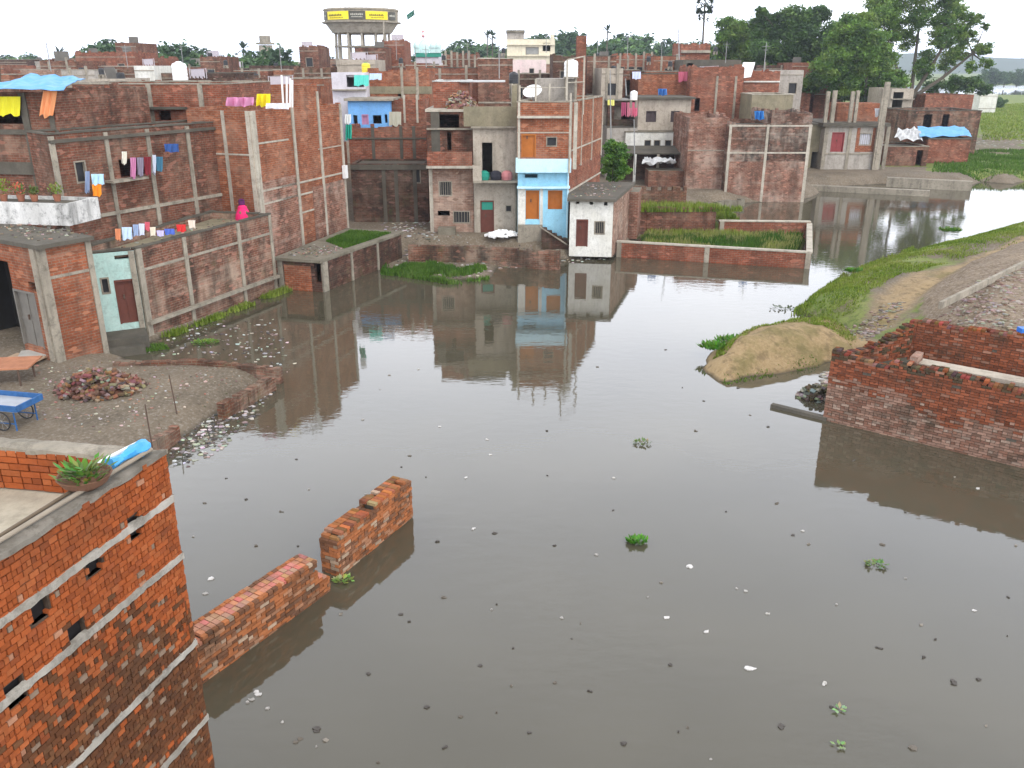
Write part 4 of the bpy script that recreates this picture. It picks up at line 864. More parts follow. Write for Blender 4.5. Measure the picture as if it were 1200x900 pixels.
# ------------------------------------------------------------------ brick ruin on the right bank
def wall_block(t, name, A, Bp, z0, z1, th, topf=None, pal=pal_ruin, both=True, mat=None):
    Ln = math.hypot(Bp[0]-A[0], Bp[1]-A[1]); ex, ey = (Bp[0]-A[0])/Ln, (Bp[1]-A[1])/Ln; nx, ny = ey, -ex
    tf = topf or (lambda u: z1); m = MB(); m.bricks(A, Bp, z0, z1+.4, pal, topf=tf, jit=.007, skip=.003)
    A2, B2 = (A[0]-nx*th, A[1]-ny*th), (Bp[0]-nx*th, Bp[1]-ny*th)
    if both: m.bricks(B2, A2, max(z0, z1-1.0), z1+.4, pal, topf=lambda u: tf(Ln-u), jit=.012)
    m.bricks(A2, A, z0, z1+.4, pal, topf=lambda u: tf(.1), jit=.012)
    u = 0
    while u < Ln-.06:
        z = z0+.077*math.floor((tf(u+.05)-z0)/.077+.4); d = .0
        while d < th-.05:
            l = min(.23, th-d)
            if rnd.random() > .04: m.col = tuple(x*rnd.uniform(.6, 1.1) for x in pal(u, z)); m.along(A, Bp, u+.005, u+.11, -d-l+.005, -d-.005, z-.01, z+.055+rnd.uniform(-.01, .01))
            d += l+.001
        u += .115
    m.build(name, RUIN2, t)
    c = MB(); u = 0
    while u < Ln-.05:
        v = min(u+.25, Ln-.03); c.along(A, Bp, max(u, .03), v, -th+.03, -.03, z0, max(z0+.1, min(tf(u+.01), tf(v-.01))-.1)); u += .25
    c.build('mortar_core', B['roofd'], t)
RUIN2 = attr_mat('weathered_old_brick', dirt=.75, rough=.95, dscale=1.6)
def pal_r(u, z):
    wv = .25*math.sin(u*1.3)+.15*math.sin(u*3.1+1)
    r = rnd.random(); k = rnd.uniform(.65, 1.15)
    if z < 1.05+wv+rnd.uniform(-.25, .25): c = (.31, .19, .14) if r < .5 else (.25, .13, .09) if r < .78 else (.36, .26, .2) if r < .9 else (.2, .12, .085)
    else: c = (.27, .088, .045) if r < .6 else (.2, .07, .038) if r < .87 else (.3, .15, .1)
    if z > 1.85+.12*math.sin(u*2.1) and z < 2.9 and rnd.random() < .4: c = (.10, .07, .042)
    return tuple(x*k for x in c)
R0 = G(964, 492); R1 = G(1200, 549); d = Vector(R1)-Vector(R0); R1 = tuple(Vector(R0)+d.normalized()*8.5); dR = d.normalized(); nR = Vector((-dR.y, dR.x))
t = thing('brick_ruin', 'roofless red brick foundation walls on the right bank, pale with salt near the water', 'ruin', (*R0, 0))
def tfR(u): return float(np.interp(u, [0, .63, 1.25, 1.5, 1.7, 1.9, 2.9, 5, 8], [2.18, 2.08, 1.97, 1.98, 2.24, 2.14, 2.17, 2.04, 1.95]))+.03*math.sin(u*7)
wall_block(t, 'front_wall', R0, R1, -.5, 2.1, .36, tfR, pal_r)
LB = tuple(Vector(R0)+nR*2.9+dR*1.25)
def tfL(u): return float(np.interp(u, [0, .8, 1.5, 2.2, 3.2], [2.55, 2.3, 2.12, 2.02, 2.08]))+.05*math.sin(u*9)
wall_block(t, 'side_wall', LB, tuple(Vector(R0)+nR*.36+dR*.05), -.2, 2.6, .3, tfL, pal_r)
Bk0 = tuple(Vector(R0)+nR*2.75+dR*1.35); Bk1 = tuple(Vector(Bk0)+dR*7)
wall_block(t, 'back_wall', Bk0, Bk1, 1.2, 2.75, .36, lambda u: 2.66+.05*u+.04*math.sin(u*2.3)-.08*(1.0 < u < 1.6), lambda u, z: pal_r(u, 3))
m = MB(); q = lambda u, v, z: (*(Vector(R0)+dR*u+nR*v), z)
m.prism([q(.5, .34, 0)[:2], q(8.4, .34, 0)[:2], q(8.4, 2.74, 0)[:2], q(1.4, 2.74, 0)[:2]], .2, 1.42, True); m.build('rubble_floor', B['roof'], t)
m = MB(); m.prism([q(2.2, .62, 0)[:2], q(8.4, .62, 0)[:2], q(8.4, 1.15, 0)[:2], q(2.2, 1.15, 0)[:2]], 1.42, 2.12, True); m.build('inner_ledge', B['plaster'], t)
m = MB(); m.prism([q(2.05, .36, 0)[:2], q(2.25, .36, 0)[:2], q(2.25, 1.0, 0)[:2], q(2.05, 1.0, 0)[:2]], 1.3, 2.35, True); m.build('stub_pier', B['salt'], t)
m = MB(); m.prism([q(1.6, 3.1, 0)[:2], q(8.4, 3.1, 0)[:2], q(8.4, 4.0, 0)[:2], q(2.3, 4.0, 0)[:2]], .2, 2.4, True); m.build('earth_fill', B['roof'], t)
cx_, cy_ = G(1197, 396, 2.7); m = MB(); m.box(cx_-.1, cx_+.35, cy_-.12, cy_+.15, 2.62, 3.0); single('blue_crate', m, M['plasticblue'], 'bright blue plastic box on the back wall of the ruin at the right edge', 'box', (cx_, cy_, 2.7))
g = G(968, 474, .1); brick_heap('rubble_heap', 'dark wet rubble heaped at the water corner of the ruin', (g[0]+.05, g[1]+.9, -.05),   .5, .45, 110, [(.12, .10, .075), (.2, .17, .13), (.07, .06, .045), (.3, .27, .22)], RUIN)
# sloping concrete beam
a, b = G(1101, 362, 2.15), G(1200, 311, 2.2); t = MB(); d = Vector(b)-Vector(a); t.along(a, b, 0, d.length*1.1, -.06, .06, 2.15, 2.40); single('concrete_beam', t, B['conc'], 'long grey concrete beam lying on the rubble above the ruin', 'beam', (*a, 2))
# submerged kerb stub at the ruin corner
a, b = G(903, 474, .1), G(968, 490, .1); m = MB(); m.along(a, b, 0, (Vector(b)-Vector(a)).length, -.2, 0, -.4, .1); single('wall_stub', m, B['roofd'], 'thin broken wall stub just above the water at the ruin corner', 'wall', (*a, 0))

# ------------------------------------------------------------------ yard on the left: kerb walls, brick pile, cart, table, bamboo stakes
def kerb(label, Q, h, th=.25, z0=-.3, nm='kerb_wall'):
    return rough_wall(nm, label, Q, z0, lambda x, y: h, th, B['mossy'], step=.24, drop=.1)
kerb('crumbling low brick edging of the yard, along its far side to the water corner', [G(132, 428, .5), G(230, 424, .5), G(326, 434, .5)], .55)
kerb('low mossy brick edging from the yard corner back towards the reader', [G(322, 440, .5), G(285, 462, .5), G(262, 478, .4)][::-1], .52)
kerb('short low edging stub of the yard near the bamboo stakes', [G(176, 520, .5), G(210, 497, .5)], .5)
g = G(118, 455, .45); brick_heap('brick_pile', 'loose pile of broken bricks on the muddy yard', (*g, .43), 1.05, .62, 420, [(.2, .10, .07), (.13, .085, .065), (.3, .24, .19), (.24, .12, .085)], RUIN)
for px_i, (bx, by0, by1) in enumerate(((178, 522, 474), (207, 482, 439))):
    g = G(bx, by0, .42); x2, z2 = W(bx-(9 if px_i else 8), by1, g[1]-.1); m = MB(); m.tube((*g, .3), (x2, g[1]-.1, z2), .022, .015, 6)
    single('bamboo_stake', m, M['iron'], 'thin leaning bamboo stake planted at the yard edge, %s' % ('farther from the orange building' if px_i else 'nearer the orange building'), 'stake', (*g, .4), 'bamboo stakes at the yard edge')
# hand cart
CARTB = plain('worn_blue_paint', (.035, .13, .33), .6, .4, scale=6.)
g = G(18, 497, .45); t = thing('hand_cart', 'blue painted hand cart with a shallow tray, standing in the yard', 'cart', (*g, .45)); cx_, cy_ = g
Rz = Matrix.Rotation(R(-12), 3, 'Z'); Q = lambda x, y, z: Vector((cx_, cy_, .45))+Rz @ Vector((x, y, z))
m = MB(); m.obox(Q(-.35, 0, .62), (1.9, 1.0, .05), Rz); m.build('tray', plain('worn_grey_tray', (.4, .42, .45), .5), t)
m = MB()
for s_ in (-1, 1): m.obox(Q(-.35, s_*.5, .70), (1.95, .05, .17), Rz)
for s_ in (-1, 1): m.obox(Q(-.35+s_*.97, 0, .70), (.05, .96, .17), Rz)
m.build('rim', CARTB, t)
m = MB()
for x in (-1.1, .4):
    for y in (-.4, .4): m.tube(Q(x, y, .6), Q(x, y, .0), .022)
m.tube(Q(-1.1, -.4, .2), Q(.4, -.4, .2), .018); m.tube(Q(-1.1, .4, .2), Q(.4, .4, .2), .018); m.build('frame', CARTB, t)
for y in (-.45, .45):
    c = Q(0, y, .27); n = 20; m = MB()
    for i in range(n):
        a0, a1 = 6.283*i/n, 6.283*(i+1)/n; m.tube(Q(.27*math.cos(a0), y, .27+.27*math.sin(a0)), Q(.27*math.cos(a1), y, .27+.27*math.sin(a1)), .02, n=5, caps=False)
    wo_ = m.build('wheel', M['plasticb'], t); m = MB()
    for i in range(0, 8): a0 = .785*i; m.tube(Q(0, y, .27), Q(.26*math.cos(a0), y, .27+.26*math.sin(a0)), .006, n=4)
    m.build('spokes', M['steel'], wo_)
# table with orange top
g = G(2, 448, .45); t = thing('table', 'low table with a faded orange sheet top in the yard, left edge', 'table', (*g, .45))
m = MB(); Rz = Matrix.Rotation(R(8), 3, 'Z'); m.obox((g[0]-.3, g[1]+.2, 1.0), (2.6, 1.25, .05), Rz); m.build('table_top', plain('faded_orange_board', (.44, .19, .10), .85, .4), t)
for dx in (-1.2, .75):
    for dy in (-.25, .6): m = MB(); m.tube((g[0]+dx, g[1]+dy, .4), (g[0]+dx, g[1]+dy, .99), .03); m.build('leg', M['iron'], t)
for i, (x, y, w_, lab) in enumerate(((40, 416, .9, 'upper pale board of the small stack before the tin door'), (30, 420, 1.3, 'lower tan board lying before the tin door'))):
    g = G(x, y, .5); m = MB(); m.obox((g[0], g[1], .50+.05*(1-i)+.02), (w_, .8, .04), Matrix.Rotation(R(20-30*i), 3, 'Z')); single('board', m, plain('tan_board' if i else 'pale_board', (.42, .3, .2) if i else (.4, .38, .34), .9), lab, 'board', (*g, .5))

# ------------------------------------------------------------------ rooftop things
def tank(label, x, y0, y1, Y, mat, cat='water tank', stand=0, group=None, legs=True, lidmat=None):
    X, zt = W(x, y0, Y); _, zb = W(x, y1, Y); h = zt-zb; r = h*.42
    t = thing('water_tank', label, cat, (X, Y, zb-stand), group); m = MB()
    pr = [(r*.97, 0)]+[(r*(1.0 if i % 2 else .965), h*.78*i/8) for i in range(1, 9)]+[(r*.85, h*.88), (r*.4, h*.95)]
    m.lathe((X, Y, zb), pr, 18); m.build('barrel', mat, t, True); m = MB(); m.lathe((X, Y, zb+h*.94), [(r*.38, 0), (r*.38, h*.06), (r*.1, h*.07)], 14); m.build('lid', lidmat or mat, t)
    if stand:
        for a in (-1, 1):
            for b in (-1, 1): m = MB(); m.box(X+a*r*.7-.06, X+a*r*.7+.06, Y+b*r*.7-.06, Y+b*r*.7+.06, zb-stand, zb-.05); m.build('leg', B['conc'], t)
        m = MB(); m.box(X-r*1.05, X+r*1.05, Y-r*1.05, Y+r*1.05, zb-.05, zb); m.build('platform', B['conc'], t)
    return t
ZR = zo-.75
t = tank('white ribbed water tank on a raised stand, above the bare brick side wall', 669.5, 69, 90, BY+2.5, M['plasticw'], stand=1.2)
tank('black water tank on the roof of the sky blue house, left of the white dish', 602, 84, 98, BY+3.5, M['plasticb'], stand=.8)
tank('large white water tank on the roofs at the upper left', 209, 72, 94, 62, M['plasticw'], stand=.8)
tank('yellow water tank on the roof below the water tower', 428.5, 73, 86, 66, M['plasticy'], lidmat=M['green'])
tank('small white tank at the roof edge above the pink cloths, right of centre', 743, 106, 117, 72, M['plasticw'], stand=.6)
# satellite dish
X, Z = W(625, 110, BY+1.2); t = thing('satellite_dish', 'big white satellite dish behind the parapet above the sky blue front', 'dish', (X, BY+1.2, ZR))
m = MB(); Rm = Matrix.Rotation(R(38), 3, 'X') @ Matrix.Rotation(R(-12), 3, 'Y')
def ringp(r, zz_, n=24): return [Vector((X, BY+1.2, Z-.05))+Rm @ Vector((r*math.cos(6.283*i/n), r*math.sin(6.283*i/n)*.95, zz_)) for i in range(n)]
rs = [ringp(r, .28*(r/.55)**2) for r in (.05, .2, .35, .45, .55)]
for a, b in zip(rs, rs[1:]):
    for i in range(24): m.poly([a[i], a[(i+1) % 24], b[(i+1) % 24], b[i]])
m.poly(rs[0]); m.build('dish', M['plasticw'], t); m = MB(); m.tube((X, BY+1.3, ZR), (X, BY+1.2, Z-.1), .04); m.build('mast', M['steel'], t)
c0 = Vector((X, BY+1.2, Z-.05)); m = MB(); m.tube(c0+Rm @ Vector((0, -.5, .27)), c0+Rm @ Vector((0, 0, .6)), .015); m.build('feed_arm', M['steel'], t)
# post frame
t = thing('roof_frame', 'frame of pale posts and thin rails round the roof of the sky blue house', 'frame', (xc, YB, ZR))
fp = []
for x, y1, Y in ((609, 100, YB+.2), (628, 92, YB+.2), (644, 98, YB+.2), (665, 70, YB+.3), (685, 66, YB+2.5), (600, 98, YB+4)):
    X, z = W(x, y1, Y); m = MB(); m.tube((X, Y, ZR), (X, Y, z), .055); m.build('post', B['pale'], t); fp.append((X, Y, z))
m = MB(); m.tube((fp[0][0], fp[0][1], zo+.75), (fp[3][0], fp[3][1], zo+.75), .02); m.tube((fp[3][0], fp[3][1], fp[3][2]), (fp[4][0], fp[4][1], fp[4][2]), .035); m.tube((fp[3][0], fp[3][1], zo+1.0), (fp[4][0], fp[4][1], zo+1.0), .03); m.build('rail', B['pale'], t)
X, z = W(655, 108, BY+3.2); m = MB(); m.box(X-1.3, X+1.0, BY+3, BY+5, ZR, W(655, 92, BY+3)[1]); single('roof_room', m, B['grey'], 'stained grey rooftop room under the raised white tank', 'house', (X, BY+3, ZR))
# rubble heap on roof
PALR = [(.3, .17, .12), (.36, .26, .2), (.22, .11, .08), (.4, .33, .27)]
X, _ = W(541, 118, BY+2); brick_heap('rubble_heap', 'heap of broken bricks on the roof of the pale pink brick house', (X, BY+1.7, zc+.15), .75, .95, 200, PALR, RUIN)
# big banner sheet on roof
X, Z = W(566, 93, BY+4)
m = MB(); m.box(W(540, 93, BY+3)[0], W(592, 93, BY+3)[0], BY+2.2, BY+3.6, W(566, 96, BY+3)[1], W(566, 94, BY+3)[1]); single('roof_sheet', m, M['tarpw'], 'pale sheet roof strip on the brick room above the rubble heap', 'roof sheet', (X, BY+3, Z))

# ------------------------------------------------------------------ water tower
YT = 150; Xc, zt = W(423, 11, YT); z1 = W(423, 27, YT)[1]; z2 = W(423, 40, YT)[1]; rT = 43/1000*(YT*CP+.35*-8)*1.0
t = thing('water_tower', 'big round water tower with yellow banners on slender columns above the rooftops', 'water tower', (Xc, YT, .5))
m = MB(); m.lathe((Xc, YT, 0), [(rT*.99, z1+.1), (rT*1.0, zt-.35), (rT*1.02, zt-.3), (rT*1.02, zt-.1), (rT*.98, zt)], 32); m.build('tank_wall', plaster_mat('dark_tank_wall', (.28, .25, .2), (.42, .36, .26), .5, seed=31), t)
m = MB(); m.lathe((Xc, YT, 0), [(rT*.98, z1-.12), (rT*1.07, z1-.1), (rT*1.07, z1+.1), (rT*.98, z1+.12)], 32); m.build('gallery', B['conc'], t)
m = MB(); m.lathe((Xc, YT, 0), [(rT*.74, z2), (rT*.8, z2+.1), (rT*.98, z1-.13)], 32); m.build('tank_bowl', B['pale'], t)
for i in range(12):
    a = 6.283*i/12+.13; m = MB(); m.tube((Xc+rT*.76*math.cos(a), YT+rT*.76*math.sin(a), .4), (Xc+rT*.72*math.cos(a), YT+rT*.72*math.sin(a), z2+.02), .22, .2, 8); m.build('column', B['pale'], t)
for zz_ in (z2-1.9, z2-5):
    m = MB(); pr = [(rT*.76+.12*math.cos(a), zz_+.14*math.sin(a)) for a in [k*1.5708+.785 for k in range(5)]]; m.lathe((Xc, YT, 0), pr, 32, False); m.build('ring_beam', B['conc'], t)
zb0, zb1 = z1+.3, zt-.55
yel = plain('yellow_banner', (.85, .68, .02), .5, .05); blk = plain('dark_banner', (.07, .065, .05), .5, .05); txt = plain('banner_lettering', (.12, .10, .02), .6, .0)
def banner(a0, a1, mat, tmat, lines):
    m = MB(); n = 10; rr = rT*1.003+.05
    for i in range(n):
        b0, b1 = a0+(a1-a0)*i/n, a0+(a1-a0)*(i+1)/n; f = lambda a, r, z: (Xc+r*math.cos(a), YT+r*math.sin(a), z)
        m.poly([f(b0, rr, zb0), f(b1, rr, zb0), f(b1, rr, zb1), f(b0, rr, zb1)]); m.poly([f(b0, rr, zb1), f(b1, rr, zb1), f(b1, rr-.06, zb1), f(b0, rr-.06, zb1)])
    bn = m.build('banner', mat, t); m = MB()
    for (zc_, hh, f0, f1, nn) in lines:   # the rows of lettering are illegible at this distance: letter-sized strokes
        for k in range(nn):
            b0 = a0+(a1-a0)*(f0+(f1-f0)*k/nn); b1 = a0+(a1-a0)*(f0+(f1-f0)*(k+.72)/nn); f = lambda a, z: (Xc+(rr+.03)*math.cos(a), YT+(rr+.03)*math.sin(a), z)
            za, zb_ = zb0+(zb1-zb0)*(zc_-hh/2), zb0+(zb1-zb0)*(zc_+hh/2); m.poly([f(b0, za), f(b1, za), f(b1, zb_), f(b0, zb_)])
            if k % 2: m.poly([f(b0, zb_), f((b0+b1)/2, zb_), f((b0+b1)/2, zb_+(zb1-zb0)*.07), f(b0, zb_+(zb1-zb0)*.07)])
    m.build('lettering', tmat, bn)
ang = lambda px_: math.asin(max(-1, min(1, (px_-423)/43)))-math.pi/2
lt = [(.52, .2, .1, .75, 9), (.2, .07, .15, .8, 12)]
banner(ang(389), ang(415.5), yel, txt, lt); banner(ang(416), ang(434), blk, plain('pale_lettering', (.5, .48, .4)), [(.6, .16, .1, .9, 7), (.3, .1, .15, .85, 9)]); banner(ang(434.5), ang(457), yel, txt, [(.52, .2, .15, .8, 8), (.22, .07, .2, .8, 10)])
banner(ang(458), ang(464), blk, plain('pale_lettering', (.5, .48, .4)), [(.5, .2, .1, .9, 4)]); banner(ang(382), ang(388), blk, plain('pale_lettering', (.5, .48, .4)), [(.5, .2, .1, .9, 4)])
m = MB(); Xs = Xc+rT*.55; m.tube((Xs, YT-rT*.6, .5), (Xs+1.0, YT-rT*.85, z1), .12); m.build('riser_pipe', B['pale'], t)
# small round tower at the left
X, z = W(310, 42, 200); t = thing('water_tower', 'small flat topped water tower rising from the trees at upper left', 'water tower', (X, 200, .5))
m = MB(); m.lathe((X, 200, 0), [(1.2, W(310, 50, 200)[1]), (1.2, z)], 16); m.lathe((X, 200, 0), [(2.0, W(310, 52, 200)[1]), (2.0, W(310, 50, 200)[1])], 16); m.build('tank', B['conc'], t)
m = MB(); m.lathe((X, 200, 0), [(1.7, .5), (1.5, W(310, 53, 200)[1])], 12); m.build('shaft', B['plaster'], t)
# mosque
YM = 120; X, _ = W(494, 60, YM)
t = thing('mosque', 'small pale mosque with a green domed top and finial among the rooftops', 'mosque', (X, YM, .5))
zb_ = W(494, 62, YM)[1]; m = MB(); m.box(W(487, 70, YM)[0], W(514, 70, YM)[0], YM, YM+7, .5, zb_); m.build('hall', B['lav'], t)
zd = W(497, 52, YM)[1]; xd_ = W(500, 60, YM)[0]; r = .85; m = MB(); m.lathe((xd_-.6, YM+2, zb_), [(r*.9, 0), (r, .4), (r*.95, .7), (r*.75, 1.1), (r*.4, 1.45), (.1, 1.7)], 20); m.build('dome', B['mint'], t, True)
m = MB(); m.tube((xd_-.6, YM+2, zb_+1.6), (xd_-.6, YM+2, zb_+2.9), .08, .05); m.lathe((xd_-.6, YM+2, zb_+1.9), [(.05, 0), (.28, .2), (.05, .45)], 10); m.lathe((xd_-.6, YM+2, zb_+2.5), [(.05, 0), (.2, .15), (.05, .35)], 10); m.build('finial', plain('pink_finial', (.6, .3, .3)), t)
for x in (488, 507, 513):
    X, z = W(x, 56, YM-.3); m = MB(); m.box(X-.35, X+.35, YM-.3, YM+.3, zb_, z); m.lathe((X, YM, z), [(.45, 0), (.45, .3), (.3, .55), (.05, .8)], 10); m.build('turret', B['mint'], t)
m = MB(); m.along((W(487, 70, YM)[0], YM), (W(514, 70, YM)[0], YM), 0, 3.4, 0, .2, zb_-.5, zb_); m.build('green_frieze', M['green'], t)
X, z = W(485, 11, 112); t = thing('flagpole', 'thin flagpole flying a small dark green flag high above the mosque', 'flag', (X, 112, .5))
m = MB(); m.tube((X, 112, 7), (X, 112, z+.3), .035, .025, 5); m.build('pole', M['steel'], t)
m = MB()
for i in range(5): m.poly([(X-.2*i*.9, 112+.1*math.sin(i), z-.25*i*.5), (X-.2*(i+1)*.9, 112+.1*math.sin(i+1), z-.25*(i+1)*.5), (X-.2*(i+1)*.9+.1, 112+.1*math.sin(i+1), z-.25*(i+1)*.5-.55), (X-.2*i*.9+.1, 112+.1*math.sin(i), z-.25*i*.5-.6)])
m.build('flag', plain('dark_green_flag', (.02, .12, .08), .8), t)
# cream building
YC = 128
P = fr(594, 650, YC, 70, 8); zt = W(620, 46, YC)[1]; A, Bp = P[0], P[1]
CBs = house('cream_building', 'cream and white three storey building standing high behind the central row', 'building', P, .5, zt, B['cream'], par=.6, holes={0: [(616, 55, 632, 64, 'window', plain('grey_glass', (.3, .3, .28))), (636, 50, 645, 60, 'hole', None)]}, bands=[(0, W(620, 53, YC)[1], .2, .3), (0, W(620, 66, YC)[1], .2, .3)], posts=[(0, uon(A, Bp, 633, 60), .4, 4, zt), (0, uon(A, Bp, 647, 60), .5, 4, zt+.6)], pm=B['cream'])  # window pane of mid-grey glass
P = fr(594, 614, YC+1, 60, 6); STs = house('stair_tower', 'grey stair head on the left of the cream building', 'building', P, 8, W(600, 38, YC+1)[1], B['grey'], par=.0, slab=(.3, .3))
merge(STs, CBs)
P = fr(600, 640, 100, 80, 6); house('pink_house', 'pale pink washed house in front of the cream building', 'house', P, .5, W(620, 70, 100)[1], plaster_mat('pale_pink_wash', (.78, .6, .58), (.7, .6, .55), .2, seed=33), par=.5, holes={0: [(620, 80, 626, 88, 'window', M['dark'])]})
P = fr(676, 687, 74, 60, 1.2); house('brick_stack', 'narrow brick stair head rising like a chimney right of the raised white tank', 'stair head', P, 6, W(680, 42, 74)[1], B['red'], par=.1)

# ------------------------------------------------------------------ named houses right of centre
P = fr(747, 808, 77, 150, 6); zt = W(780, 116, 77)[1]
GY = house('grey_house', 'dirty plastered house with two dark windows and a whitewashed lower floor, right of the bush', 'house', P, .5, zt, B['plaster'], par=0, slab=(.5, .15), roof=B['roofd'], holes={0: [(757, 130, 769, 143, 'shutter', M['shutter']), (786, 130, 797, 143, 'shutter', M['shutter'])]})
P = fr(733, 806, 75.6, 165, 4); zt = W(780, 155, 75.6)[1]
WG = house('white_ground_floor', 'whitewashed ground floor with four small dark windows, below the dirty plastered house', 'house', P, .5, zt, B['white'], par=0, slab=(.1, .08), holes={0: [(x, 164, x+8, 172, 'window', M['dark']) for x in (755, 766, 779, 791)]})
merge(WG, GY)
t = thing('lean_to', 'dark open lean-to roof on a white post, in front of the whitewashed ground floor', 'shed', (W(745, 200, 72)[0], 72, .9))
xa_, xb_ = W(733, 180, 72)[0], W(805, 180, 72)[0]
m = MB(); m.obox(((xa_+xb_)/2, 73.4, W(770, 179, 72)[1]+.1), (xb_-xa_, 3.0, .1), Matrix.Rotation(.12, 3, 'X')); m.build('roof', B['roofd'], t)
m = MB(); m.box(xa_, xb_, 74.6, 74.9, .5, W(770, 180, 74.6)[1]); m.build('back_wall', B['dark'], t)
for x in (744, 771, 803):
    X = W(x, 190, 72)[0]; m = MB(); m.box(X-.1, X+.1, 71.9, 72.1, .5, W(770, 181, 72)[1]+.02); m.build('post', B['white'] if x == 744 else B['conc'], t)
P = fr(760, 806, 70, 205, 2); house('low_wall_block', 'low brown brick block with a ragged sheet on top, behind the weedy plots', 'shed', P, .5, W(780, 200, 70)[1], B['brown'], par=0)
xq = W(770, 195, 70)[0]; sheet('rag_sheet', 'crumpled pale sheet lying on the low brown brick block', 'sheet', [(xq-1.2, 70.2, 2.8), (xq+1.6, 70.2, 2.85), (xq+1.4, 71.6, 2.95), (xq-.8, 71.6, 2.9)], M['tarpw'], .3)
P = fr(712, 748, 76, 135, 6); GV = house('grey_house', 'shadowy house with a veranda of hung pink cloths, behind the bush', 'house', P, .5, W(730, 150, 76)[1], B['grey'], par=0, roof=B['roofd'])
P = fr(712, 748, 79, 135, 4); VR = house('veranda', 'dark veranda storey under a pale tin roof behind the pink cloths', 'house', P, 5, W(730, 118, 79)[1], B['dark'], par=0, slab=(.4, .1), roof=M['tin'], holes={0: [(720, 124, 744, 140, 'hole', None)]})
merge(VR, GV)
P = fr(748, 812, 84, 100, 6); house('brick_house', 'rust brick top storey with a ledge of clothes, above the two dark windows', 'house', P, 4, W(780, 87, 84)[1], B['orange'], par=.3, coping=B['roofd'])
P = fr(808, 870, 82, 110, 6); A, Bp = P[0], P[1]; house('brick_house', 'red brick house with pale pillars, in the middle of the rooftops right of centre', 'house', P, 2, W(840, 79, 82)[1], B['red'], par=.4, posts=[(0, uon(A, Bp, x, 100), .2, 2, 9.2) for x in (840, 862)], pm=B['conc'], holes={0: [(814, 115, 820, 130, 'hole', None)]})
P = fr(870, 912, 86, 110, 6); house('brick_house', 'red brick block with white ledge corners left of the dark trees', 'house', P, 2, W(890, 84, 86)[1], B['red'], par=.3, bands=[(0, 8.6, .12, .15)], pm=B['white'])
P = fr(880, 928, 78, 130, 5); house('plaster_house', 'stained beige house front with a broken parapet below the dark trees', 'house', P, 1, W(900, 111, 78)[1], B['olive'], par=.3, coping=B['pale'])
P = fr(800, 868, 95, 80, 7); house('house', 'dark grey slab roofed house high among the rooftops, left of the big trees', 'house', P, 2, W(830, 70, 95)[1], B['roofd'], par=.2, roof=B['roofd'], holes={0: [(805, 74, 812, 84, 'hole', None)]})
P = fr(798, 832, 112, 60, 6); house('brick_house', 'faded red rooftop room with a pale ledge, left of the palm stem', 'house', P, 4, W(815, 52, 112)[1], B['red'], par=.3, bands=[(0, W(815, 62, 112)[1], .3, .4)], pm=B['conc'])
sheet('panel', 'tilted white panel on the rooftops left of the big trees', 'panel', [(W(866, 92, 84)[0], 84, W(866, 92, 84)[1]), (W(880, 90, 84)[0], 84, W(880, 90, 84)[1]), (W(885, 73, 85.5)[0], 85.5, W(885, 73, 85.5)[1]), (W(871, 73, 85.5)[0], 85.5, W(871, 73, 85.5)[1])], M['plasticw'], .0, 2)

# ------------------------------------------------------------------ farther houses, each a thing of its own
ROOFS = []
def far_house(x0, x1, yt, Y, mat, label, roofm=None, dep=7, z0=.5, wins=0, parap=.5, cop=None, posts=0, group='houses of the town beyond the pond'):
    P = fr(x0, x1, Y, yt+10, dep); zt = W((x0+x1)/2, yt, Y)[1]; Ln = P[1][0]-P[0][0]; hl = []
    for k in range(wins):
        u = Ln*(k+.5)/wins; hl.append(('u', u-.45, u+.45, zt-2.3, zt-1.2, 'window', M['dark']))
    ps = [(0, Ln*(k+.5)/posts, .22, z0, zt+rnd.choice((0, .25, .4))) for k in range(posts)]
    ROOFS.append((P[0][0]+.5, P[1][0]-.5, Y+1.2, zt-parap)); sd_ = rnd.random(); bd = []
    if zt-z0 > 4: bd = [(0, zt-2.9-sd_, .12, .06+.15*(sd_ > .6)), (0, zt-.5, .08, .05)]
    if sd_ > .45 and Ln > 3: hl.append(('u', Ln*.62, Ln*.62+.9, zt-2.75, zt-.95, 'hole', None)) if not wins else None
    return house('brick_house' if mat.name.find('brick') >= 0 else 'plaster_house', label, 'house', P, z0, zt, mat, par=parap, roof=roofm or B['roofd'], holes={0: hl}, coping=cop, posts=ps, group=None, bands=bd)
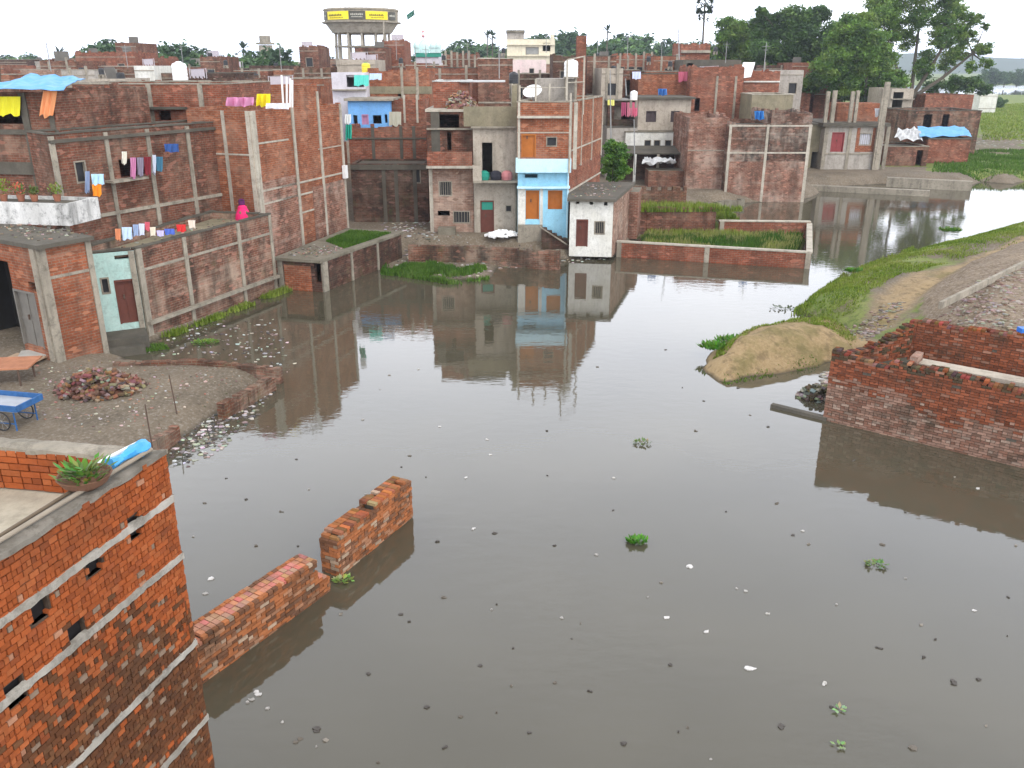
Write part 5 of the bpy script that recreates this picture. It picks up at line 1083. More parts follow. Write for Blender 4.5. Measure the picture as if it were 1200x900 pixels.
named = [
 (89, 159, 62, 110, 'red', 'long dull red brick house with a pale ledge, highest at upper left', 2, None, 0),
 (136, 160, 50, 118, 'brown', 'small square brick stair tower above the long dull red house', 1, None, 0),
 (88, 158, 78, 100, 'brown', 'brown flat front with a washed cornice, below the long dull red house', 3, 'pale', 0),
 (48, 90, 72, 95, 'brown', 'small brown brick house with a white side, left of the long dull red house', 1, None, 2),
 (158, 181, 77, 92, 'white', 'white rooftop wall with blue painted marks, left of the large white tank', 0, None, 0),
 (160, 186, 68, 112, 'red', 'faded red wall behind the white rooftop wall', 0, None, 0),
 (235, 258, 67, 100, 'brown', 'little brown hut with a dark doorway on the roofs, right of the large white tank', 1, None, 0),
 (229, 275, 86, 80, 'dark', 'dark low roof room under the little brown hut', 0, 'roofd', 0),
 (351, 373, 55, 112, 'brown', 'narrow brown block with one window, left of the water tower', 1, None, 0),
 (345, 388, 80, 90, 'mossy', 'low mossy brick house left of the foot of the water tower', 2, None, 2),
 (297, 350, 103, 60, 'red', 'red brick rooftop wall behind the bundle of white pipes', 0, None, 2),
 (416, 452, 56, 105, 'brown', 'flat roofed brown house under the columns of the water tower', 1, 'roofd', 0),
 (448, 474, 48, 110, 'red', 'red block with a green stained side, right of the water tower', 0, None, 0),
 (395, 440, 70, 88, 'plaster', 'jumbled beige house between tower columns and yellow tank', 2, None, 0),
 (476, 520, 77, 92, 'red', 'brick roof line in front of the mosque', 0, 'pale', 2),
 (519, 560, 64, 98, 'brown', 'brown house with a row of small pillars, right of the mosque', 0, None, 6),
 (500, 562, 80, 76, 'red', 'red brick top storey with a mossy edge, left of the brown roof block', 2, 'roofd', 2),
 (560, 601, 69, 72, 'brown', 'square brown block with a pale roof edge, left of the black water tank', 0, 'pale', 0),
 (648, 676, 66, 82, 'dark', 'dark room under a lilac sheet, behind the raised white tank', 1, None, 0),
 (688, 722, 66, 88, 'brown', 'dim brown house right of the chimney-like stair head', 1, 'roofd', 2),
 (705, 730, 80, 80, 'plaster', 'cluttered beige roof storey above the bare brick side wall', 1, None, 2),
 (722, 768, 65, 105, 'red', 'red lattice brick storey among the rooftops right of centre', 4, None, 5),
 (766, 802, 66, 100, 'orange', 'bright rust house with a dark doorway, left of the grey slab roof', 1, 'roofd', 2),
 (1148, 1168, 110, 190, 'white', 'tiny white hut at the edge of the field', 0, None, 0),
]
for x0, x1, yt, Y, mt, lab, wn, cp, ps in named:
    far_house(x0, x1, yt, Y, B[mt], lab, wins=wn, cop=B[cp] if cp else None, posts=ps)
# the rest of the town: lower roofs seen between the named ones
rr = random.Random(5); kinds = ['red', 'brown', 'mossy', 'brown', 'red', 'orange', 'plaster', 'grey', 'pink', 'white', 'dark']
adj = {'red': 'dull red brick', 'brown': 'brown brick', 'mossy': 'mossy brick', 'orange': 'rust coloured brick', 'plaster': 'beige plaster', 'grey': 'grey plaster', 'pink': 'pinkish brick', 'white': 'whitewashed', 'dark': 'dark brick'}
ordn = ['first', 'second', 'third', 'fourth', 'fifth', 'sixth', 'seventh', 'eighth', 'ninth', 'tenth', 'eleventh', 'twelfth', 'thirteenth', 'fourteenth', 'fifteenth', 'sixteenth', 'seventeenth', 'eighteenth', 'nineteenth', 'twentieth']
for rown, Y, yt, x_a, x_b, wd in (('nearest filler', 72, 94, -10, 900, 52), ('middle', 92, 84, -40, 900, 44), ('far', 122, 76, -40, 960, 36), ('farthest', 165, 71, -40, 900, 34)):
    x = x_a; k = 0
    while x < x_b:
        w_ = wd*rr.uniform(.7, 1.35)
        inside = rown == 'nearest filler' and x+w_/2 > 395
        if not inside:
            mt = rr.choice(kinds); y = yt+rr.uniform(-3, 5); a = adj[mt]
            rowname = {'nearest filler': 'front row of rooftops', 'middle': 'second row of rooftops', 'far': 'third row of rooftops', 'farthest': 'last row of rooftops'}[rown]
            far_house(x, x+w_-1, y, Y+rr.uniform(-3, 3), B[mt], 'small %s house, %s from the left in the %s' % (a, ordn[k] if k < 20 else 'twenty-'+ordn[k-20], rowname), wins=rr.choice((0, 1, 1, 2)), cop=B['conc'] if rr.random() < .4 else None, posts=rr.choice((0, 0, 0, 0, 2)), dep=rr.uniform(5, 8))
            k += 1
        x += w_*rr.uniform(1.0, 1.25)

# ------------------------------------------------------------------ clothes, people, odds and ends on the terraces
def cloth(label, x0, x1, y0, y1, Y, col, name='cloth', cat='cloth', skew=0., group=None, wavy=.05, pl=None):
    if pl: A, Bp, off = pl
    n = 10; m = MB(); g = []
    for i in range(n+1):
        row = []
        for j in range(7):
            x = x0+(x1-x0)*i/n+skew*j/6; y = y0+(y1-y0)*j/6*(1-.05*math.sin(i*1.3+x0)-.16*((x0*7+i//4*3) % 5)/5)
            if pl:
                u, z = ON(A, Bp, x, y); Ln = math.hypot(Bp[0]-A[0], Bp[1]-A[1]); ex, ey = (Bp[0]-A[0])/Ln, (Bp[1]-A[1])/Ln
                o = off+wavy*math.sin(i*1.7+j*.25)+.02; row.append((A[0]+ex*u+ey*o, A[1]+ey*u-ex*o, z))
            else:
                X, z = W(x, y, Y); row.append((X, Y-wavy*math.sin(i*1.7+j*.25), z))
        g.append(row)
    th = .012
    for i in range(n):
        for j in range(6):
            q = [g[i][j], g[i][j+1], g[i+1][j+1], g[i+1][j]]; m.poly(q); m.poly([(p[0]+.003, p[1]+th, p[2]) for p in q[::-1]])
    return single(name, m, cloth_mat('cloth_fabric', col), label, cat, g[0][0], group)
def line_on(label, x0, y0, x1, y1, Y0, Y1=None):
    X, z = W(x0, y0, Y0); X1, z1_ = W(x1, y1, Y1 or Y0); sag_cable('clothes_line', label, [(X, Y0, z), (X1, Y1 or Y0, z1_)], .012, M['plasticb'], .08)
EA, EB = (-14.15, 31.8), (-11.2, 39.8)
items = [(132, 139, 268, 282, (.65, .25, .12), 'small orange cloth on the terrace line above the teal front'), (140, 153, 266, 281, (.5, .62, .78), 'pale blue shirt on the terrace line above the teal front'),
 (153, 160, 263, 277, (.3, .38, .55), 'denim blue cloth on the terrace line, right of the pale blue shirt'), (160, 167, 262, 276, (.62, .66, .8), 'light lilac cloth on the terrace line'), (167, 173, 260, 271, (.62, .12, .16), 'crimson cloth on the terrace line, right of the lilac one'),
 (173, 180, 266, 277, (.75, .68, .55), 'cream cloth on the terrace line'), (181, 190, 270, 277, (.55, .5, .8), 'violet cloth low on the terrace line'), (190, 203, 268, 275, (.08, .14, .5), 'dark blue cloth on the parapet, left of the red bundle'), (204, 216, 263, 272, (.62, .03, .03), 'bright red bundle of cloth on the parapet'), (218, 227, 258, 268, (.7, .6, .5), 'cream cloth beyond the red bundle')]
for x0, x1, y0, y1, c, lab in items: cloth(lab, x0, x1, y0, y1, 0, c, pl=(EA, EB, .08), wavy=.04)
fa, fb = (-17.7, 33.8), (-13.7, 42.0)
for x0, x1, y0, y1, c, lab in ((141, 148, 184, 208, (.55, .22, .38), 'pink cloth hung before the terrace house'), (149, 157, 184, 207, (.25, .22, .28), 'dark grey cloth between the pink and maroon ones'), (157, 166, 183, 206, (.2, .02, .03), 'maroon cloth hung before the terrace house'), (167, 171, 181, 204, (.6, .64, .72), 'narrow white blue cloth right of the maroon one'),
 (171, 180, 183, 200, (.05, .16, .24), 'dark teal cloth hung at the right end of the line'), (181, 199, 168, 178, (.03, .08, .25), 'navy bundle hung above the ledge'), (95, 111, 203, 216, (.45, .66, .8), 'light blue cloth hanging beside the plants'), (96, 108, 215, 229, (.8, .28, .02), 'orange cloth below the light blue one'), (88, 93, 200, 226, (.28, .35, .5), 'slate blue cloth left of the light blue one'), (131, 137, 177, 192, (.75, .72, .62), 'cream towel on a post left of the pink cloth')):
    cloth(lab, x0, x1, y0, y1, 0, c, pl=(fa, fb, .55), wavy=.06)
ga, gb = (-25, 37.2), (-18.5, 36.2)
cloth('bright yellow sheet hanging under the blue tarpaulin at the left edge', 0, 27, 113, 136, 0, (.8, .72, .03), pl=(ga, gb, .2))
cloth('orange sheet drying on the wall right of the yellow one', 56, 71, 106, 137, 0, (.8, .33, .14), pl=(ga, gb, .25), skew=-4)
a, b = W(-30, 103, 35.6), W(70, 102, 35.6)
sheet('tarpaulin', 'faded blue tarpaulin over the roof corner at the left edge', 'tarpaulin', [(a[0], 35.6, a[1]), (b[0], 35.6, b[1]-.1), (b[0]-1, 40, b[1]+.3), (a[0], 40, a[1]+.45)], M['tarpblue'], .1)
ta, tb = (-15.3, 42.0), (-11.95, 40.8)
cloth('pink and lilac bedding heaped on the tall building roof', 266, 296, 114, 125, 42, (.66, .28, .45), wavy=.2)
cloth('bright yellow cloth on the tall building roof', 301, 316, 110, 125, 43, (.85, .72, .02), wavy=.12)
cloth('white sheet lying along the roof edge right of the yellow cloth', 312, 338, 121, 128, 42.2, (.8, .8, .84), wavy=.1)
for i, x in enumerate((332, 335.5, 339, 342)):
    X0, z0_ = W(x, 127, 44.5); X1, z1_ = W(x+(-1.5, 1, 1.8, 1)[i], 88+i*2, 44.5); m = MB(); m.tube((X0, 44.5, z0_-.3), (X1, 44.4, z1_), .05)
    single('white_pipe', m, M['plasticw'], 'white pipe standing upright in the bundle of four on the tall building roof', 'pipe', (X0, 44.5, z0_), 'bundle of upright white pipes')
cloth('green cloth hanging below the white one at the corner of the tall brick building', 405, 412, 146, 164, 50, (.02, .35, .25)); cloth('white cloth hanging at the corner of the tall brick building', 404, 411, 134, 146, 50, (.8, .82, .8))
cloth('turquoise sheet hung over the lavender white balcony', 415, 432, 88, 101, 62, (.12, .62, .52)); cloth('pale blue sheet hung right of the turquoise one', 433, 447, 86, 94, 62.5, (.55, .68, .85))
cloth('pale patterned cloth hung right of the bright blue room', 456, 470, 131, 148, 60, (.5, .48, .38))
for x0, x1, c, lab in ((728, 734, (.4, .08, .16), 'dark red cloth on the veranda behind the bush'), (735, 741, (.55, .2, .26), 'rose cloth on the veranda behind the bush'), (741, 747, (.62, .14, .22), 'crimson pink cloth on the veranda, rightmost')): cloth(lab, x0, x1, 120, 137, 75.6, c)
cloth('yellow cloth on the roof edge left of the veranda', 712, 720, 117, 124, 75, (.75, .72, .2)); cloth('white blue bundle on the rust brick ledge', 741, 751, 84, 93, 80, (.6, .65, .85))
cloth('red and white cloth over the rust brick parapet', 795, 808, 84, 96, 83.5, (.5, .12, .18)); cloth('blue cloth on the slab roof above the two dark windows', 771, 782, 104, 112, 77, (.06, .2, .5), wavy=.2)
cloth('bright blue sheet on the roof of the flaking render house', 884, 896, 130, 141, 69, (.05, .25, .6), wavy=.2)
cloth('white sack on the unfinished grey house roof', 1025, 1032, 127, 137, 83.8, (.8, .8, .82), wavy=.2)
for x, c, lab in ((567, (.02, .25, .18), 'green bundle on the beige house balcony'), (581, (.03, .03, .04), 'black chair-like bundle on the beige house balcony'), (594, (.5, .2, .2), 'pinkish bundle at the right of the beige balcony')):
    X, _ = W(x, 200, BY-.8); m = MB(); m.lathe((X, BY-.62, za+.14), [(.28, 0), (.34, .2), (.3, .4), (.15, .5)], 9); single('bundle', m, cloth_mat('bundle_fabric', c), lab, 'bundle', (X, BY-.62, za+.14))
X, Yk = G(468+122, 276, .95); m = MB()
for i in range(70):
    a = rnd.uniform(0, 6.28); k = rnd.random()**.5; m.obox((X+1.0*k*math.cos(a), Yk+.5*k*math.sin(a)-.2, 1.0+.28*(1-k)), (.3, .22, .12), Matrix.Rotation(rnd.uniform(0, 6), 3, 'Z') @ Matrix.Rotation(rnd.uniform(-.6, .6), 3, 'X'))
single('plastic_heap', m, M['plasticw'], 'heap of white plastic sheeting on the terrace before the beige plaster house', 'heap', (X, Yk, .95))
# person in a pink wrap on the terrace
X, Yp = G(278, 246, 3.29+.02); X = X; Yp = min(Yp, 40.3)
zf = 3.29
def person(X, Y, z, label):
    skin = plain('brown_skin', (.22, .11, .07), .6); dress = plain('pink_fabric', (.72, .02, .14), .8, .12); hair = plain('dark_hair', (.02, .015, .02), .7); shawl = plain('purple_scarf', (.10, .01, .09), .8)
    J = [(0, 0, .16), (0, -.02, .42), (0, -.03, .58), (0, -.04, .66), (0, -.06, .80), (-.16, -.02, .56), (-.21, -.16, .36), (-.08, -.32, .36), (.16, -.02, .56), (.21, -.16, .36), (.08, -.32, .36), (-.13, -.28, .42), (-.12, -.34, .04), (-.12, -.44, .03), (.13, -.28, .42), (.12, -.34, .04), (.12, -.44, .03)]
    rad = [.17, .13, .13, .055, .10, .065, .05, .03, .065, .05, .03, .085, .05, .035, .085, .05, .035]
    E_ = [(0, 1), (1, 2), (2, 3), (3, 4), (2, 5), (5, 6), (6, 7), (2, 8), (8, 9), (9, 10), (0, 11), (11, 12), (12, 13), (0, 14), (14, 15), (15, 16)]
    me = bpy.data.meshes.new('person'); me.from_pydata(J, E_, []); o = bpy.data.objects.new('person', me); C.objects.link(o)
    sk = o.modifiers.new('skin', 'SKIN'); sb = o.modifiers.new('sub', 'SUBSURF'); sb.levels = sb.render_levels = 2
    for v, r in zip(me.skin_vertices[0].data, rad): v.radius = (r, r)
    me.skin_vertices[0].data[0].use_root = True; me.materials.append(skin); o.location = (X, Y, z); o.rotation_euler = (0, 0, R(25)); o['label'] = label; o['category'] = 'person'
    def ch(name, prof, c, mat, sq=1.):
        m = MB(); m.lathe((0, 0, 0), prof, 18); m.v = [(v[0]*sq+c[0], v[1]+c[1], v[2]+c[2]) for v in m.v]; q = m.build(name, mat, None, True); q.parent = o; return q
    ch('dress', [(.36, .0), (.37, .08), (.33, .25), (.26, .42), (.215, .52), (.2, .6), (.10, .67)], (0, -.08, 0), dress, 1.0)
    h = ch('head_scarf', [(.13, .60), (.15, .70), (.145, .84), (.11, .92), (.04, .95)], (0, -.02, 0), shawl)
    ch('hair', [(.09, .82), (.10, .88), (.05, .93)], (0, -.06, .0), hair)
    return o
person(-12.6, 40.2, zf, 'person in a pink wrap and purple scarf sitting on the terrace')
# potted plants on the blackened parapet
def leafball(m, c, r, n, cols, ls, flat=1.):
    for i in range(n):
        v = Vector(nr.normal(size=3)); v = v.normalized()*r*rnd.random()**.4; m.col = tuple(x*rnd.uniform(.7, 1.3) for x in cols[rnd.randrange(len(cols))])
        leaf(m, (c[0]+v.x, c[1]+v.y, c[2]+v.z*flat), (v.x+rnd.uniform(-.3, .3), v.y+rnd.uniform(-.3, .3), v.z+.3), ls*rnd.uniform(.7, 1.3), ls*.5)
for x, y, r, cols, lab in ((3, 225, .34, [(.16, .26, .02)], 'yellow green potted plant at the left end of the blackened parapet'), (24, 229, .26, [(.1, .2, .04), (.55, .15, .08)], 'potted plant with orange red flowers on the blackened parapet'), (40, 231, .17, [(.12, .17, .04)], 'small sparse potted plant in the middle of the blackened parapet'), (67, 232, .24, [(.18, .24, .04)], 'olive leafed potted plant at the right of the blackened parapet')):
    X, z = W(x, y, 32.9); t = thing('potted_plant', lab, 'plant', (X, 32.9, 5.18)); m = MB(); m.lathe((X, 32.9, 5.19), [(.10, 0), (.15, .22), (.16, .25), (.13, .25), (.12, .2)], 12); m.build('pot', plain('clay_pot', (.35, .14, .08)), t)
    m = MB(); leafball(m, (X, 32.9, 5.45+r*.6), r, 90, cols, .13); m.build('foliage', LEAF, t)
# electric poles
for x, y0, y1, Y, lab in ((744, 205, 140, 70.5, 'slender pale pole at the lean-to right of the bush'), (0.5, 97, 48, 60, 'leaning dark pole at the upper left edge'), (796, 70, 33, 90, 'thin mast on the rooftops left of the palm stem'), (734, 112, 92, 73, 'short thin mast above the veranda'), (716, 165, 82, 71, 'thin utility pole right of the bare brick side wall')):
    X, za_ = W(x, y0, Y); X1, zb2 = W(x-(1 if x > 5 else 3), y1, Y); m = MB(); m.tube((X, Y, za_), (X1, Y, zb2), .06, .04, 6)
    single('pole', m, M['steel'] if x > 5 else M['iron'], lab, 'pole', (X, Y, za_))

# small rooftop clutter of the town
clut = random.Random(9)
pt = tank('small black water tank on a distant roof among the red brick houses', 300, 86, 93, 84, M['plasticb'], stand=.3, group='small black tanks on the distant roofs')
pr0 = pt.location.copy()
for x, y, Y in ((120, 92, 74), (265, 80, 96), (520, 74, 96), (702, 72, 92), (760, 76, 96), (838, 64, 100), (470, 78, 90), (590, 66, 95), (785, 82, 88)):
    X, z = W(x, y, Y); copy_thing(pt, (X, Y, z), 0, 1)
m = MB(); m.tube((0, 0, 0), (0, 0, 2.4), .04, .03, 5); m.tube((-.5, 0, 2.1), (.5, 0, 2.1), .02, n=4); m.tube((-.3, 0, 1.8), (.3, 0, 1.8), .02, n=4)
ap = None
for x, y, Y in ((150, 80, 100), (215, 78, 90), (330, 84, 88), (465, 70, 100), (548, 70, 98), (640, 62, 110), (700, 66, 96), (735, 66, 100), (775, 66, 98), (820, 56, 108), (60, 84, 86), (585, 92, 70), (500, 92, 76), (850, 74, 92), (895, 84, 86)):
    X, z = W(x, y, Y)
    if ap is None: ap = single('antenna', m, M['steel'], 'thin antenna mast with short crossbars on a distant roof', 'antenna', (0, 0, 0), 'antenna masts on the distant roofs'); ap.location = (X, Y, z)
    else: copy_thing(ap, (X, Y, z), clut.uniform(0, 3), clut.uniform(.7, 1.2))

m = MB(); m.obox((0, 0, .55), (1.1, .04, 1.3), Matrix.Rotation(.25, 3, 'X')); sp_ = None
m2 = MB(); m2.lathe((0, 0, 0), [(.2, 0), (.27, .25), (.27, .7), (.22, .8)], 10); m3 = MB(); m3.tube((-.8, 0, 1.1), (.8, 0, 1.15), .015, n=4); m3.box(-.82, -.78, -.02, .02, 0, 1.15); m3.box(.78, .82, -.02, .02, 0, 1.2)
for i in range(11): m3.poly([(-.7+i*.12, .01, 1.12), (-.7+i*.12, .02, .62-.1*(i % 3)), (-.58+i*.12, .015, .62-.1*(i % 3)), (-.58+i*.12, .01, 1.12)])
pro = []
for k, (mm, mt, lab, cat, grp, nm) in enumerate(((m, M['tin'], 'tin sheet leaning on a distant roof', 'tin sheet', 'tin sheets on the distant roofs', 'tin_sheet'), (m2, M['plasticb'], 'dark drum standing on a distant roof', 'drum', 'drums on the distant roofs', 'drum'), (m3, cloth_mat('washed_cloth', (.5, .45, .48)), 'pale washing on a low line on a distant roof', 'washing', 'washing lines on the distant roofs', 'washing_line'))):
    for i in range(16):
        a, b, yy, zz_ = ROOFS[clut.randrange(len(ROOFS))]
        if b <= a: continue
        loc = (clut.uniform(a, b), yy+clut.uniform(-.3, 2), zz_)
        if len(pro) <= k: o = single(nm, mm, mt, lab, cat, (0, 0, 0), grp); o.location = loc; pro.append(o)
        else: copy_thing(pro[k], loc, clut.uniform(-.5, .5), clut.uniform(.8, 1.3))

# ------------------------------------------------------------------ trees and plants
def leaf_mesh(name, cen, size, cols, origin, mat=None, upb=.35, asp=.6):
    n = len(cen); cen = np.asarray(cen)-np.array(origin); nrm = nr.normal(size=(n, 3)); nrm[:, 2] = np.abs(nrm[:, 2])+upb; nrm /= np.linalg.norm(nrm, axis=1)[:, None]
    r = nr.normal(size=(n, 3)); a = np.cross(nrm, r); a /= np.linalg.norm(a, axis=1)[:, None]; b = np.cross(nrm, a); s_ = np.asarray(size).reshape(-1, 1)*nr.uniform(.6, 1.3, (n, 1))
    v = np.stack([cen-a*s_, cen-b*s_*asp, cen+a*s_, cen+b*s_*asp], 1).reshape(-1, 3)
    me = bpy.data.meshes.new(name); me.vertices.add(4*n); me.vertices.foreach_set('co', v.astype(np.float32).ravel()); me.loops.add(4*n); me.loops.foreach_set('vertex_index', np.arange(4*n, dtype=np.int32))
    me.polygons.add(n); me.polygons.foreach_set('loop_start', np.arange(0, 4*n, 4, dtype=np.int32)); me.polygons.foreach_set('loop_total', np.full(n, 4, np.int32)); me.update(calc_edges=True)
    at = me.attributes.new('Col', 'FLOAT_COLOR', 'FACE'); cc = np.ones((n, 4), np.float32); cc[:, :3] = cols; at.data.foreach_set('color', cc.ravel()); me.materials.append(mat or LEAF)
    o = bpy.data.objects.new(name, me); C.objects.link(o); return o
BARK = plaster_mat('tree_bark', (.12, .10, .075), (.07, .06, .045), .4, seed=41)
def tree(label, base, blobs, trunk_h, tr, n, ls, pal, group=None, name='tree', limbs=2, lean=(0, 0), dens=1.):
    """blobs: (dx, dy, z, r) clumps; each clump is a cloud of smaller leaf tufts on its own limb"""
    t = thing(name, label, 'tree', base, group); m = MB(); X, Y, Z = base; top = Vector((X+lean[0], Y+lean[1], Z+trunk_h))
    pts = [Vector(base), Vector((X+lean[0]*.3+.15, Y, Z+trunk_h*.5)), top]
    for i, (a, b) in enumerate(zip(pts, pts[1:])): m.tube(a, b, tr*(1-.2*i), tr*(.8-.2*i), 8, False)
    cen = []; siz = []; col = []
    tot = sum(b[3]**2 for b in blobs)
    zs = Z+trunk_h; xm = sorted(b[0] for b in blobs); zm_ = sum(b[2] for b in blobs)/len(blobs); w0, w1 = xm[0], xm[-1]
    nodes = []
    for k, f in enumerate((.12, .38, .62, .88)):
        e = Vector((X+w0+(w1-w0)*f, Y+(-.8, .9, -.9, .8)[k], Z+trunk_h+(zm_-trunk_h)*(.75, 1.15, 1.05, .7)[k])); kn = top.lerp(e, .5)+Vector((.3*(f-.5), 0, -.25)); m.tube(top, kn, tr*.5, tr*.36, 7, False); m.tube(kn, e, tr*.36, tr*.2, 6, False); nodes += [kn, e]
    for bx, by, bz, br in blobs:
        c = Vector((X+bx, Y+by, Z+bz)); src = min(nodes, key=lambda q: (q-c).length); mid = src.lerp(c, .5)+Vector((rnd.uniform(-.2, .2), rnd.uniform(-.2, .2), rnd.uniform(-.2, .3))); m.tube(src, mid, tr*.2, tr*.12, 6, False); m.tube(mid, c, tr*.12, tr*.05, 5, False)
        nt_ = max(7, int(9+br*7)); k = int(n*br*br/tot/nt_); 
        for j in range(nt_):
            v = Vector(nr.normal(size=3)).normalized(); q = c+Vector((v.x, v.y, v.z*.8))*br*(.35+.65*rnd.random()**.6); m.tube(c, q, tr*.05, tr*.02, 4, False)
            rr_ = br*rnd.uniform(.3, .5); p = nr.normal(size=(k, 3))*rr_*.55; p[:, 2] *= .7
            cen.append(np.array(q)+p); base_c = np.array(pal[rnd.randrange(len(pal))])*rnd.uniform(.75, 1.25); col.append(np.clip(base_c*nr.uniform(.7, 1.3, (k, 1)), 0, 1))
    cen = np.concatenate(cen); col = np.concatenate(col)
    m.build('trunk', BARK, t); o = leaf_mesh('crown', cen, np.full(len(cen), ls), col, base); o.parent = t
    return t
def blobs_px(Y, base, L_, spread=1.):
    out = []
    for x, y, r in L_:
        X, z = W(x, y, Y); dy = rnd.uniform(-1, 1)*2.2*spread; out.append((X-base[0], dy, z-base[2], r*(Y*CP)/1000*1.06))
    return out
GD = [(.06, .12, .035), (.075, .145, .035), (.045, .09, .03), (.10, .17, .04)]
GB = [(.10, .19, .03), (.13, .23, .035), (.07, .14, .03), (.17, .25, .05)]
YB1 = 125; bx, _ = W(1064, 135, YB1); base = (bx, YB1, .8)
bl = blobs_px(YB1, base, [(1040, 6, 15), (1062, -2, 16), (1085, -6, 16), (1108, 4, 14), (1128, 14, 13), (1142, 22, 10), (1030, 22, 14), (1052, 22, 14), (1078, 20, 15), (1100, 26, 13), (1120, 36, 13), (1140, 44, 11), (1152, 56, 9), (1160, 60, 6), (1132, 62, 10), (1112, 56, 11), (1118, 74, 9), (1134, 78, 7), (1150, 74, 7), (1095, 44, 12), (1068, 46, 12), (1044, 44, 12), (1088, 66, 9), (1080, 80, 10), (1158, 30, 5)])
tree('tall spreading tree with open branches against the sky, rightmost big tree', base, bl, 5.0, .62, 44000, .16, GB, limbs=3)
YB2 = 118; bx, _ = W(1012, 128, YB2); base = (bx, YB2, .8)
bl = blobs_px(YB2, base, [(1000, 26, 14), (1018, 28, 15), (990, 46, 16), (1010, 52, 18), (1030, 50, 15), (978, 66, 15), (998, 76, 19), (1020, 80, 19), (1042, 72, 14), (965, 84, 15), (985, 100, 18), (1010, 104, 19), (1034, 100, 15), (956, 98, 11), (1044, 92, 11), (1004, 36, 13)])
tree('dense bright green rounded tree behind the unfinished grey house', base, bl, 4, .5, 70000, .19, GB)
YB3 = 130; bx, _ = W(925, 128, YB3); base = (bx, YB3, .8)
bl = blobs_px(YB3, base, [(895, 22, 10), (915, 26, 15), (935, 22, 14), (962, 16, 11), (950, 30, 15), (905, 42, 16), (928, 46, 18), (952, 48, 18), (975, 40, 14), (895, 60, 15), (918, 68, 18), (944, 70, 19), (968, 66, 16), (905, 84, 15), (930, 92, 18), (954, 92, 16), (938, 108, 13), (962, 108, 11), (890, 76, 11), (963, 10, 6), (889, 14, 6)])
tree('tall dark green tree, middle of the big trees', base, bl, 5, .55, 75000, .2, GD)
YB4 = 140; bx, _ = W(866, 100, YB4); base = (bx, YB4, .8)
bl = blobs_px(YB4, base, [(855, 32, 12), (872, 34, 12), (882, 44, 13), (862, 48, 14), (848, 46, 10), (874, 60, 14), (858, 64, 12), (886, 66, 12), (844, 60, 8)])
tree('rounded mid green tree, left of the big dark tree', base, bl, 5, .4, 34000, .2, GB)
YB5 = 150; bx, _ = W(1115, 118, YB5); base = (bx, YB5, .8)
tree('low hazy green tree beside the field, under the spreading tree', base, blobs_px(YB5, base, [(1098, 102, 9), (1115, 98, 11), (1132, 98, 10), (1145, 104, 8), (1088, 88, 8)]), 2, .3, 6000, .24, GD)
Yb = 64.5; bx, _ = W(722, 208, Yb); base = (bx, Yb, .9)
tree('young bright green leafy tree right of the bare brick side wall', base, blobs_px(Yb, base, [(717, 174, 9), (726, 174, 9), (715, 184, 10), (728, 186, 10), (721, 180, 10), (716, 197, 11), (728, 199, 10), (721, 206, 9), (721, 190, 11)], .25), .7, .07, 20000, .10, [(.10, .22, .03), (.15, .28, .04), (.07, .16, .03)])
# palm
YP = 150; bx, zt_ = W(826, 6, YP); t = thing('palm_tree', 'tall thin palm with a ragged round crown standing above the rooftops', 'palm', (bx+.4, YP, .8)); m = MB(); m.tube((bx+.5, YP, .8), (bx+.15, YP, 10), .22, .17, 8, False); m.tube((bx+.15, YP, 10), (bx, YP, zt_), .17, .15, 8); m.build('trunk', BARK, t)
m = MB()
for hz_k, nn, rl in ((0, 34, 1.7), (-1.9, 12, 1.1)):
    for i in range(nn):
        a = rnd.uniform(0, 6.28); el = rnd.uniform(-.9, 1.2); d = Vector((math.cos(a)*math.cos(el), math.sin(a)*math.cos(el), math.sin(el))); p0 = Vector((bx, YP, zt_+hz_k)); m.col = tuple(x*rnd.uniform(.7, 1.3) for x in (.035, .07, .03))
        p1 = p0+d*rl*rnd.uniform(.5, .75); m.tube(p0, p1, .03, n=3, caps=False)
        for k in range(9):
            b = (k-4)*.28; dd = (Matrix.Rotation(b, 3, d.orthogonal()) @ d); leaf(m, p1, dd, rl*.55, .26)
m.build('crown', LEAF, t)
